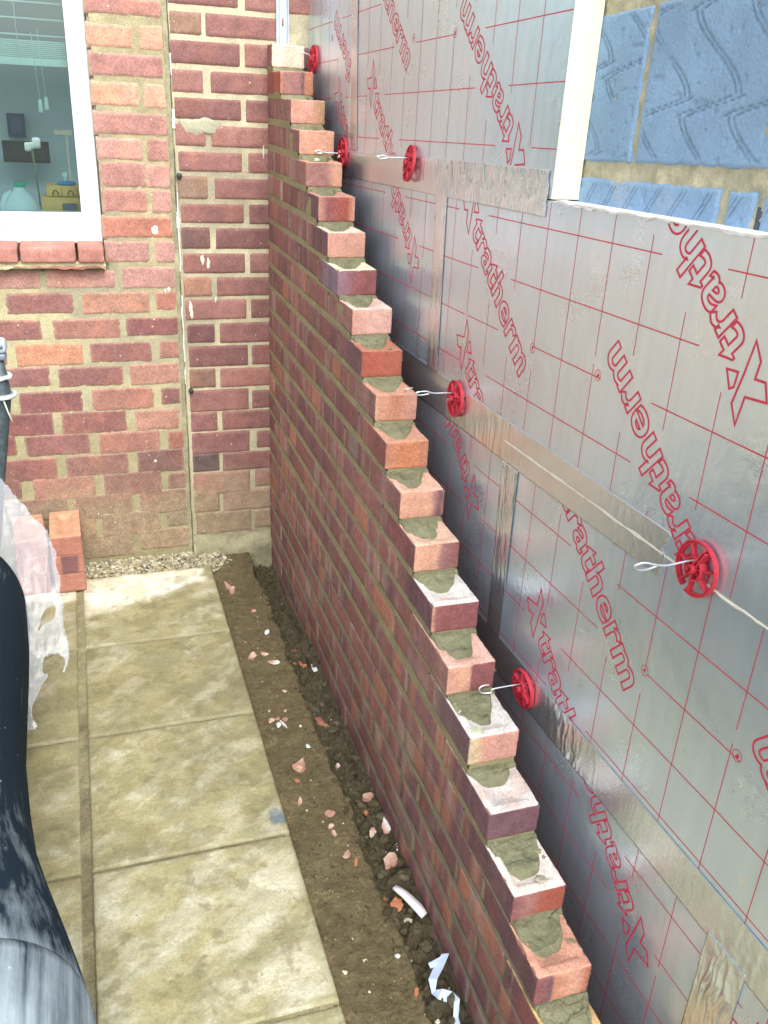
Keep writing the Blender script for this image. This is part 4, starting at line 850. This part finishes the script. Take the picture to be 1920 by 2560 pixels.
# ------------------------------------------------------------------ blue aerated block wall behind the boards
bk = thing('block_wall', 'wall of blue aerated blocks with wavy scored faces and thick mortar joints', 'block wall', (.28, -1.9, 0))
XB = .212; BLUE = (.275, .425, .61)
blocks = [(-1.30, -1.806, 1.529, 1.748, 0), (-1.814, -2.34, 1.530, 1.748, 1), (-1.30, -2.034, 1.30, 1.509, 2), (-2.046, -2.104, 1.30, 1.508, 3), (-2.116, -2.62, 1.30, 1.509, 4), (-1.30, -2.05, 1.764, 2.0, 5), (-2.06, -2.6, 1.764, 2.0, 6), (-2.35, -2.9, 1.53, 1.748, 7), (-2.63, -2.95, 1.30, 1.509, 8)]
slope = .045
def zig(y, z, ph, straight=False):
    """distance to the scored wavy lines of a block face"""
    P = np.c_[y, z]; per = .066
    if straight: m = (y + .75 * z + .003 * fbm(P, 14, 2, 5) + 5) % .060 - .030; k_ = 1.25
    else:
        a = (z / per + ph) % 2.0; tri = np.where(a < 1.62, a / 1.62, (2.0 - a) / .38); tri = .8 * sst(0, 1, tri) + .2 * tri
        m = (y - tri * .112 + .004 * fbm(P, 9, 2, 5) + 5) % .108 - .054; k_ = np.where(a < 1.62, 1.45, 3.6)
    return np.minimum(np.abs(m - .0036 * k_), np.abs(m + .0036 * k_)) / k_
b = MB()
for (ya, yb, z0, z1, i) in blocks:
    near = z1 > 1.4 and z0 < 1.7 and ya < -1.2
    st_ = .0026 if near and i in (0, 1, 2, 3, 4) else .02
    if i in (0, 2): ya = -1.62
    ny, nz = int((ya - yb) / st_) + 4, int((z1 - z0) / st_) + 4
    Yg, Zg = np.meshgrid(np.linspace(ya, yb, ny), np.linspace(z0, z1, nz), indexing='ij'); P = np.c_[Yg.ravel(), Zg.ravel()]
    e = np.minimum(np.minimum(ya - P[:, 0], P[:, 0] - yb), np.minimum(P[:, 1] - z0, z1 - P[:, 1])); ro = .003 * fbm(P, 40, 3, i)
    dz = zig(P[:, 0], P[:, 1], .55 + .9 * i, i in (2, 3, 4, 8))
    gro = sst(.0021, .0006, dz + .0006 * fbm(P, 90, 2, 4)) * sst(.006, .014, e)
    gap = sst(-.55, -.3, fbm(P, 5, 2, 61))
    xx = XB - .0034 * sst(0, .007, e + ro) + .0012 * gro * gap - .0005 * fbm(P, 30, 3, i + 5) + .006 * (1 - sst(0, .004, e))
    pit = sst(.62, .74, vn(P, 85, i + 31)); xx = xx + .0016 * pit
    C = np.array(BLUE) * (1 + .08 * fbm(P, 8, 3, i + 2))[:, None]; C = mixc(C, (.44, .50, .52), .45 * sst(.25, .55, fbm(P, 9, 3, i + 44))); C = C * (1 - .36 * gro * gap)[:, None]  # last factor paints the shade of the scored grooves into the colour
    b.grid(np.stack([xx.reshape(Yg.shape), Yg, Zg - slope * (Yg + 1.75)], -1), C)
b.build('blockwork', M_BLOCK, bk)
b = MB(); Yg, Zg = np.meshgrid(np.linspace(-1.62, -2.4, 260), np.linspace(1.44, 1.80, 120), indexing='ij'); P = np.c_[Yg.ravel(), Zg.ravel()]
xx = XB + .0004 - .0050 * fbm(P, 42, 5, 3, .62)
b.grid(np.stack([xx.reshape(Yg.shape), Yg, Zg - slope * (Yg + 1.75)], -1), np.array((.56, .52, .36)) * (1 + .3 * fbm(P, 45, 3, 8))[:, None])
b.box(XB + .012, .42, -2.95, -.0, -.16, 2.1, (.42, .38, .25)); b.build('mortar', M_NMORT, bk)
# dark open joint slot in the lower course
b = MB(); b.box(XB - .001, XB + .02, -2.118, -2.108, 1.40, 1.505, (.06, .09, .13)); b.build('open_joint', M_PAINT, bk, smooth=False)

# ------------------------------------------------------------------ loose bricks by the house wall
M_LOOSE = M_NEW
def loose_brick(cx, cy, z0, rot, spec, seed, label):
    e = MB(); h = .0705; V, Q, N_ = rbox(0, 0, h / 2, WW, .215, h, .0035, (26, 50, 12))
    V = V + N_ * (.0012 * fbm(V, 55, 3, seed))[:, None]
    base, endc, top = spec
    C = np.array(base) * (1 + .12 * fbm(V + seed, 30, 3, seed))[:, None]
    onend = sst(.5, .8, -N_[:, 1]); ontop = sst(.55, .85, N_[:, 2])
    if endc is not None: C = mixc(C, np.array(endc) * (1 + .1 * fbm(V, 50, 2, 2))[:, None], onend * sst(.0, .012, .5 * .066 - np.abs(V[:, 0] - .006) + .004 * fbm(V, 50, 2, 4)) )
    C = mixc(C, np.array(top) * (1 + .12 * fbm(V, 25, 3, seed + 5))[:, None], ontop)
    d = np.minimum(WW / 2 - .016 - np.abs(V[:, 0]), .1075 - .02 - np.abs(V[:, 1])); V[:, 2] -= ontop * .018 * sst(0, .034, d)
    e.add(V, Q, C); o = e.build('brick', M_NEW, weld=1e-6); o.location = (cx, cy, z0); o.rotation_euler = (0, 0, rot)
    return tag(o, label, 'brick', 'loose bricks stacked by the house wall')
RDO = (.41, .18, .13)
loose_brick(-.749, -.128, .002, .035, ((.40, .185, .135), None, OR), 3, 'bottom brick of the stack of three beside the gravel')
loose_brick(-.749, -.128, .0728, .03, ((.42, .19, .14), (.20, .10, .10), OR), 4, 'middle brick of the stack of three with a purple blotch on its end')
loose_brick(-.748, -.127, .1436, .02, (RDO, None, (.52, .30, .185)), 5, 'topmost brick of the stack of three beside the gravel showing its hollow')
loose_brick(-.868, -.120, .002, .06, (RDO, None, OR), 6, 'lowest brick of the second stack, hidden behind the polythene')
loose_brick(-.868, -.120, .0728, .08, (RDO, None, OR), 7, 'second brick up behind the polythene, under the tilted top brick')
loose_brick(-.866, -.118, .1345, .10, (RDO, None, (.50, .28, .18)), 8, 'top brick of the second stack half covered by polythene')

# ------------------------------------------------------------------ black tub on its side, polythene, pole
tb = thing('builders_tub', 'large black plastic tub lying on its side at the left with a pale dusty rim', 'tub', (-1.05, -1.5, 0))
path = [(-.795, -.846, .236), (-.80, -.838, .262), (-.82, -.834, .268), (-1.00, -.830, .270), (-1.381, -.823, .272), (-1.58, -.805, .275), (-1.76, -.781, .280), (-1.88, -.751, .286), (-1.99, -.720, .291), (-2.07, -.699, .296), (-2.11, -.691, .298)]
def ringpts(y, xr, r, n=96, sk=.22):
    out = []; sk = sk - .46 * min(1, max(0, (-.8 - y) / 1.3))
    for a in np.linspace(0, 2 * math.pi, n, endpoint=False):
        c_, s_ = math.cos(a), math.sin(a); x = xr - r + r * math.copysign(abs(c_) ** .80, c_); z = r + .004 + r * math.copysign(abs(s_) ** .80, s_)
        out.append((x, y + sk * (xr - x), max(z, .003)))
    return out
def loft(rings, C, close0=False, close1=False):
    b = MB(); n = len(rings[0]); V = [p for r in rings for p in r]; F = [(i * n + k, i * n + (k + 1) % n, (i + 1) * n + (k + 1) % n, (i + 1) * n + k) for i in range(len(rings) - 1) for k in range(n)]
    if close0: F.append(tuple(range(n))[::-1])
    if close1: F.append(tuple((len(rings) - 1) * n + k for k in range(n)))
    CC = np.concatenate([np.tile((c, c, c), (n, 1)) for c in C]); b.add(V, F, CC); return b
rg = [ringpts(*p) for p in path]
loft(rg, [0, 0, 0, 0, .02, .06, .12, .16, .2, .3, .5], True).build('tub_body', M_TUB, tb)
rim = [(-2.11, -.691, .298), (-2.122, -.687, .3030), (-2.134, -.686, .3040), (-2.40, -.687, .3040), (-2.405, -.691, .300), (-2.40, -.699, .292), (-2.08, -.711, .286)]
loft([ringpts(*p) for p in rim], [.30, .40, .48, .56, .5, .4, .3]).build('rim', M_TUB, tb)
inn = [(-2.08, -.713, .284), (-1.8, -.80, .258), (-1.2, -.84, .24), (-.86, -.855, .225)]
loft([ringpts(*p) for p in inn], [.1, .1, .05, .05], False, True).build('inside', M_TUB, tb)
# torn clear polythene
rt = [(-.883, .574), (-.864, .557), (-.843, .533), (-.821, .511), (-.811, .493), (-.791, .471), (-.769, .452), (-.761, .43), (-.75, .412), (-.749, .383), (-.74, .356), (-.744, .332), (-.739, .304), (-.742, .281), (-.738, .247), (-.732, .222), (-.733, .204), (-.752, .176), (-.757, .176), (-.745, .205), (-.764, .219), (-.78, .215), (-.795, .214), (-.802, .193), (-.783, .183), (-.805, .17), (-.831, .145), (-.831, .132), (-.819, .110), (-.834, .103), (-.851, .107), (-.90, .11), (-.92, .3), (-.98, .50), (-1.02, .60)]
hole = np.array([(-.807, .264), (-.790, .292), (-.765, .308), (-.759, .305), (-.766, .285), (-.794, .272)])
def inpoly(px, pz, poly):
    poly = np.asarray(poly); r = np.zeros(px.shape, bool); j = len(poly) - 1
    for i in range(len(poly)):
        xi, zi = poly[i]; xj_, zj = poly[j]; c_ = ((zi > pz) != (zj > pz)) & (px < (xj_ - xi) * (pz - zi) / (zj - zi + 1e-12) + xi); r ^= c_; j = i
    return r
X, Zz = np.meshgrid(np.arange(-1.02, -.70, .0028), np.arange(.09, .61, .0032), indexing='ij')
wob = .0022 * fbm(np.c_[X.ravel(), Zz.ravel()], 60, 2, 3).reshape(X.shape)
keep = inpoly(X + wob, Zz + wob, rt) & ~inpoly(X + wob, Zz + wob, hole)
P = np.c_[X.ravel(), Zz.ravel()]; cr = .020 * fbm(P * [1, .5], 9, 2, 2) + .010 * (1 - 2 * np.abs(fbm(P * [1, .45], 16, 2, 6))) + .0042 * (1 - 2 * np.abs(fbm(P * [1, .6], 42, 2, 9))) + .0012 * (1 - 2 * np.abs(fbm(P, 110, 2, 19)))
Yy = -.55 - (.6 - Zz) * (.70 / .59) + .035 + cr.reshape(X.shape); Zc = Zz + .3 * cr.reshape(X.shape)
b = MB(); b.grid(np.stack([X, Yy, Zc], -1), (1, 1, 1), keep=keep); po = b.build('polythene_sheet', M_POLY)
bm = bmesh.new(); bm.from_mesh(po.data); bmesh.ops.delete(bm, geom=[v for v in bm.verts if not v.link_faces], context='VERTS'); bm.to_mesh(po.data); bm.free()
tag(po, 'torn clear polythene sheet hanging off the black tub beside the brick stack', 'plastic sheet')
# pole with crusted collars
pl = thing('steel_pole', 'dark pole with two pale mortar crusted collars at the left edge', 'pole', (-.92, -.3, 0))
DK = (.05, .075, .085); PALE = (.62, .70, .72)
b = MB(); b.tube([(-1.00, -.30, 0), (-.925, -.30, .42), (-.895, -.30, .60), (-.872, -.30, .745), (-.868, -.30, .86)], [.017, .018, .022, .026, .012], 18, DK); b.build('shaft', mat('dull_steel', rough=.5, noise=(.5, 60)), pl)
for (x, z, r) in [(-.879, .800, .036), (-.876, .742, .040)]:
    b = MB(); pr_ = []
    for i in range(22):
        a = 2 * math.pi * i / 21; pr_.append((r + .006 * math.cos(a), z + .0065 * math.sin(a)))
    V = []
    for (rr_, zz_) in pr_:
        for k_ in range(36):
            a = 2 * math.pi * k_ / 36; f_ = 1 + .05 * mnoise.noise((math.cos(a) * 3, math.sin(a) * 3, z * 30)); V.append((x + rr_ * f_ * math.cos(a), -.30 + rr_ * f_ * math.sin(a), zz_ + .003 * mnoise.noise((math.cos(a) * 4, math.sin(a) * 4, zz_ * 90))))
    b.add(V, [(i * 36 + k_, i * 36 + (k_ + 1) % 36, (i + 1) * 36 + (k_ + 1) % 36, (i + 1) * 36 + k_) for i in range(21) for k_ in range(36)], PALE)
    b.lathe([(.024, -.006), (r, -.002), (r, .003), (.024, .006)], x, -.30, z, 30, (.25, .30, .30)); b.build('collar', M_NMORT, pl)
b = MB(); V, Q, N_ = rbox(-.872, -.30, .893, .060, .055, .042, .014, 6); b.add(V, Q, (.42, .50, .54)); V, Q, _ = rbox(-.872, -.30, .862, .052, .045, .022, .008, 4); b.add(V, Q, (.16, .20, .26)); b.lathe([(.006, 0), (.006, .003)], 0, 0, 0, 12, (.1, .18, .26)); b.v[-1] = np.c_[-.857 + b.v[-1][:, 0], -.3275 - b.v[-1][:, 2], .895 + b.v[-1][:, 1]]; b.build('knob', M_PLAST, pl)
b = MB(); b.tube([(-.868, -.335, .735), (-.860, -.338, .70), (-.851, -.338, .668)], .0022, 6, (.72, .76, .62)); b.build('string', M_PAINT, pl)

# ------------------------------------------------------------------ gravel, clods
def stones(n, xr, yr, zf, rr, cols, sq, seed, mask=None):
    R = random.Random(seed); b = MB(); ico = bmesh.new(); bmesh.ops.create_icosphere(ico, subdivisions=1, radius=1); ico.verts.index_update()
    V0 = np.array([v.co[:] for v in ico.verts]); F0 = [[v.index for v in f.verts] for f in ico.faces]; ico.free(); c_ = 0
    while c_ < n:
        x, y = R.uniform(*xr), R.uniform(*yr)
        if mask and not mask(x, y, R): continue
        c_ += 1; r = R.uniform(*rr) * R.uniform(.6, 1.2); S = np.array([R.uniform(.6, 1.2), R.uniform(.6, 1.2), R.uniform(.45, .8) * sq]) * r
        V = V0 * (1 + .35 * (np.array([[R.random()] for _ in V0]) - .5)) * S; a = R.uniform(0, 6.28); V = V @ np.array([[math.cos(a), math.sin(a), 0], [-math.sin(a), math.cos(a), 0], [0, 0, 1]])
        co = np.array(cols[R.randrange(len(cols))]) * R.uniform(.75, 1.2); b.add(V + [x, y, zf(x, y) + S[2] * .45], F0, co)
    return b
GC = [(.36, .33, .20), (.46, .43, .30), (.28, .26, .17), (.55, .52, .40), (.24, .23, .18), (.33, .29, .16)]
stuff(stones(2300, (-.74, -.17), (-.15, -.004), lambda x, y: -.026 + .012 * (y + .15) / .15, (.0035, .0085), GC, 1, 5, lambda x, y, R: x < -.24 or R.random() < 1 - (x + .24) / .08).build('gravel', M_STONE, smooth=False))
sh = lambda x, y: float(soil_h(np.array([x]), np.array([y]))[0][0])
CC_ = [(.085, .072, .041), (.105, .09, .05), (.08, .068, .04), (.12, .103, .062)]
b = stones(260, (-.105, -.004), (-2.6, -.02), sh, (.002, .013), CC_, 1, 8)
b2 = stones(1500, (-.25, -.09), (-2.6, -.02), sh, (.0012, .0042), CC_ + [(.17, .145, .075)], .9, 9)
b3 = stones(150, (-.25, -.01), (-2.4, -.2), sh, (.0012, .0032), [(.62, .60, .48), (.5, .46, .33), (.42, .2, .13)], .9, 10)
b4 = stones(45, (-.085, -.01), (-2.1, -1.0), sh, (.008, .016), [(.105, .092, .055), (.13, .12, .075)], .9, 12)
for q in (b2, b3, b4):
    for V, C in zip(q.v, q.c): b.v.append(V); b.c.append(C)
    b.f += [[i + b.n for i in f] for f in q.f]; b.m += q.m; b.n += q.n
stuff(b.build('soil_crumbs', M_SOIL, smooth=False))

# ------------------------------------------------------------------ debris on the soil: every chip a thing
PKC = {'p': (.43, .24, .175), 'P': (.45, .24, .17), 'r': (.33, .135, .085), 'o': (.46, .19, .09), 'w': (.66, .68, .66), 'k': (.66, .62, .48), 'h': (.56, .30, .21), 'c': (.70, .78, .82)}
CH = [(-.211,-.273,.020,.070,'p','long upright pink brick chip nearest the house wall'),(-.200,-.315,.024,.065,'p','pink triangular brick chip touching the one nearest the house'),(-.153,-.471,.024,.020,'p','thin pink sliver of brick at the lip of the trench below the first chips'),(-.061,-.427,.012,.024,'r','small dull red chip in the trench far back by the wall'),(-.132,-.613,.020,.034,'c','small clear bluish scrap of plastic on the soil'),
(-.203,-.742,.040,.036,'p','pointed pale pink brick chip left of the white tipped chip'),(-.163,-.735,.034,.024,'p','flat pink brick chip just behind the white tipped chip'),(-.145,-.787,.046,.028,'h','boat shaped brick chip, half pink and half white'),(-.069,-.705,.034,.034,'r','brownish red brick flake in the trench behind the white shard'),(-.077,-.777,.018,.026,'o','small orange chip at the left of three in the trench by the white shard'),(-.059,-.794,.026,.026,'r','dull red chip in the middle of three in the trench by the white shard'),(-.051,-.808,.016,.018,'o','smallest orange chip at the right of three in the trench by the white shard'),
(-.022,-.821,.016,.070,'w','slim white shard leaning in the trench against the brick wall'),(-.142,-.936,.017,.024,'p','lone square pink chip midway along the soil strip'),(-.205,-1.02,.010,.010,'p','tiny pink chip near the slab edge above the white pieces'),(-.159,-1.029,.013,.013,'p','tiny pink chip behind the pile of white pieces'),(-.208,-1.071,.020,.028,'p','rounded pink chip at the left of the pile with white pieces'),(-.190,-1.060,.020,.016,'p','thin pink chip at the back of the pile with white pieces'),(-.171,-1.075,.020,.020,'p','pink chip at the right of the pile with white pieces'),
(-.197,-1.093,.029,.026,'w','square white flake lying on the pile of pink chips'),(-.178,-1.093,.013,.050,'w','long white splinter lying across the pile of pink chips'),(-.134,-1.113,.012,.011,'w','little white oval flake alone right of the chip pile'),(-.069,-1.075,.036,.040,'r','crumpled brown red brick piece in the trench above a white flake'),(-.053,-1.094,.021,.025,'p','pinkish chip leaning against the brown red piece in the trench'),(-.068,-1.121,.025,.016,'w','jagged white flake in front of the brown red piece'),(-.134,-1.203,.015,.022,'w','knobbly white crumb behind the biggest pink chip'),
(-.170,-1.268,.050,.058,'P','biggest pink brick chunk on the soil beside the slabs'),(-.062,-1.261,.024,.030,'h','pale chip tipped with pink in the trench beside the biggest chunk'),(-.192,-1.326,.015,.017,'o','small orange chip right in front of the biggest chunk'),(-.202,-1.400,.013,.036,'p','narrow orange pink chip close to the slab edge'),(-.140,-1.465,.029,.034,'p','five sided pale pink chip on the middle of the soil'),(-.148,-1.505,.019,.022,'p','pink chip forming the upper half of a broken pair'),(-.146,-1.532,.021,.024,'p','pink chip forming the lower half of a broken pair'),
(-.026,-1.421,.036,.034,'p','pink brick piece at the wall foot overlapped by a darker flake'),(-.012,-1.432,.023,.026,'r','dark pink flake wedged against the brick wall foot'),(-.046,-1.468,.020,.030,'o','orange red lump in the trench below the wall foot piece'),(-.010,-1.520,.030,.055,'h','slanting pink and cream chip against the wall foot'),(-.051,-1.539,.024,.032,'p','pinkish chip with pale top in the trench clods'),(-.137,-1.601,.024,.032,'p','cream and pink chip beside a narrow orange one'),(-.119,-1.627,.014,.034,'o','narrow curved orange chip next to the cream and pink one'),
(-.036,-1.628,.052,.040,'p','wide pale pink brick slab in the trench near the wall'),(-.006,-1.592,.009,.028,'w','thin white flake stuck at the foot of the new wall'),(-.061,-1.752,.036,.044,'o','square orange red lump beside the long white shard'),(-.080,-1.726,.018,.014,'r','small dull red flake left of the orange lump'),(-.041,-1.786,.040,.022,'k','soiled cream strip under the long white shard'),(-.104,-1.888,.014,.013,'w','small white crumb on the soil past the grey clods'),(-.174,-1.880,.011,.009,'k','small cream pebble mid strip near the front'),(-.223,-1.898,.014,.011,'k','oval cream pebble near the front slab edge'),(-.095,-1.978,.012,.034,'o','bright orange sliver standing alone near the front'),(-.063,-2.022,.015,.010,'k','cream pebble in the trench near the front'),(-.066,-1.873,.013,.010,'k','flat cream flake by the white crumb at the trench lip')]
for i, (x, y, w_, h_, ty, lab) in enumerate(CH):
    R = random.Random(i * 13 + 5); z = sh(x, y); b = MB(); th = min(w_, h_) * (.42 if ty not in 'wc' else .16); th = max(th, .003)
    ang = R.uniform(-.5, .5); pts = []
    for j in range(15):
        a = R.uniform(0, 6.28); q = R.uniform(.6, 1.0); pts.append((w_ / 2 * q * math.cos(a), h_ / 2 * q * math.sin(a), R.choice([-1, -.6, .5, 1]) * th / 2))
    tl = R.uniform(-.25, .25); pts = [(px * math.cos(ang) - py * math.sin(ang), px * math.sin(ang) + py * math.cos(ang), pz + px * tl) for px, py, pz in pts]
    base = np.array(PKC[ty])
    def colf(V, base=base, ty=ty, sd=i):
        C = np.tile(base, (len(V), 1)) * (1 + .22 * vn(V + sd, 90, 3))[:, None]
        if ty == 'h': C = mixc(C, (.84, .84, .80), (V[:, 0] > -.002) * 1.0)
        elif ty in 'pP': C = mixc(C, (.74, .60, .48), .6 * (vn(V + sd, 60, 8) > .1))
        return C
    hull(pts, colf, b)
    nm = {'w': 'foam_shard', 'c': 'plastic_scrap', 'k': 'pebble'}.get(ty, 'brick_chip')
    o = b.build(nm, M_STONE if ty not in 'wc' else M_FOAM, smooth=False); o.location = (x, y, z + th * .22)
    if ty not in 'wc':
        bm = bmesh.new(); bm.from_mesh(o.data); bmesh.ops.triangulate(bm, faces=bm.faces); bmesh.ops.subdivide_edges(bm, edges=bm.edges, cuts=2, use_grid_fill=True)
        for v in bm.verts: v.co += Vector(mnoise.noise_vector(v.co * 140 + Vector((i, 0, 0)))) * min(w_, h_) * .07
        bm.to_mesh(o.data); bm.free()
    tag(o, lab, {'w': 'shard', 'c': 'scrap', 'k': 'pebble'}.get(ty, 'brick chip'), 'rubble scattered on the soil strip')
# long white shard and the crumpled blue-white strip
b = MB(); C0 = [(-.054, -1.716, .006), (-.046, -1.728, .008), (-.038, -1.741, .009), (-.030, -1.760, .010), (-.021, -1.783, .011), (-.015, -1.807, .008)]
L_ = []; Rr = []
for i, (x, y, hw_) in enumerate(C0): L_.append((x - hw_ * .9, y - hw_ * .45, -.036)); Rr.append((x + hw_ * .9, y + hw_ * .45, -.030))
g_ = np.array([L_, Rr]); z_ = np.array([[sh(p[0], p[1]) + .012 for p in r] for r in g_]); g_[..., 2] = z_.max()
b.grid(g_, (.86, .86, .90)); o = b.build('foam_shard', M_FOAM); md = o.modifiers.new('thick', 'SOLIDIFY'); md.thickness = .006
tag(o, 'longest white shard lying slantwise in the trench beside an orange lump', 'shard', 'rubble scattered on the soil strip')
b = MB(); pth = [(-.049, -1.930, .020), (-.022, -1.920, .030), (.002 - .008, -1.912, .034), (-.030, -1.934, .030), (-.051, -1.956, .020), (-.053, -1.970, .012), (-.045, -1.985, .014), (-.030, -1.995, .016), (-.021, -2.014, .012), (-.030, -2.034, .010), (-.033, -2.065, .008)]
wd_ = [.004, .006, .008, .010, .009, .004, .010, .011, .006, .005, .004]; top = []; bot = []
for i, (x, y, z) in enumerate(pth):
    a, c_ = np.array(pth[max(i - 1, 0)][:2]), np.array(pth[min(i + 1, len(pth) - 1)][:2]); d_ = c_ - a; d_ = d_ / max(np.linalg.norm(d_), 1e-6); n_ = np.array([-d_[1], d_[0]]); z0 = max(sh(x, y), -.06)
    top.append((x + n_[0] * wd_[i], y + n_[1] * wd_[i], z0 + z + .004)); bot.append((x - n_[0] * wd_[i], y - n_[1] * wd_[i], z0 + z - .004))
b.grid(np.array([top, bot]), (.58, .70, .88)); o = b.build('tape_scrap', M_PLAST, smooth=False); md = o.modifiers.new('thick', 'SOLIDIFY'); md.thickness = .0008
tag(o, 'folded pale blue strip of tape lying in the trench at the front', 'tape scrap')
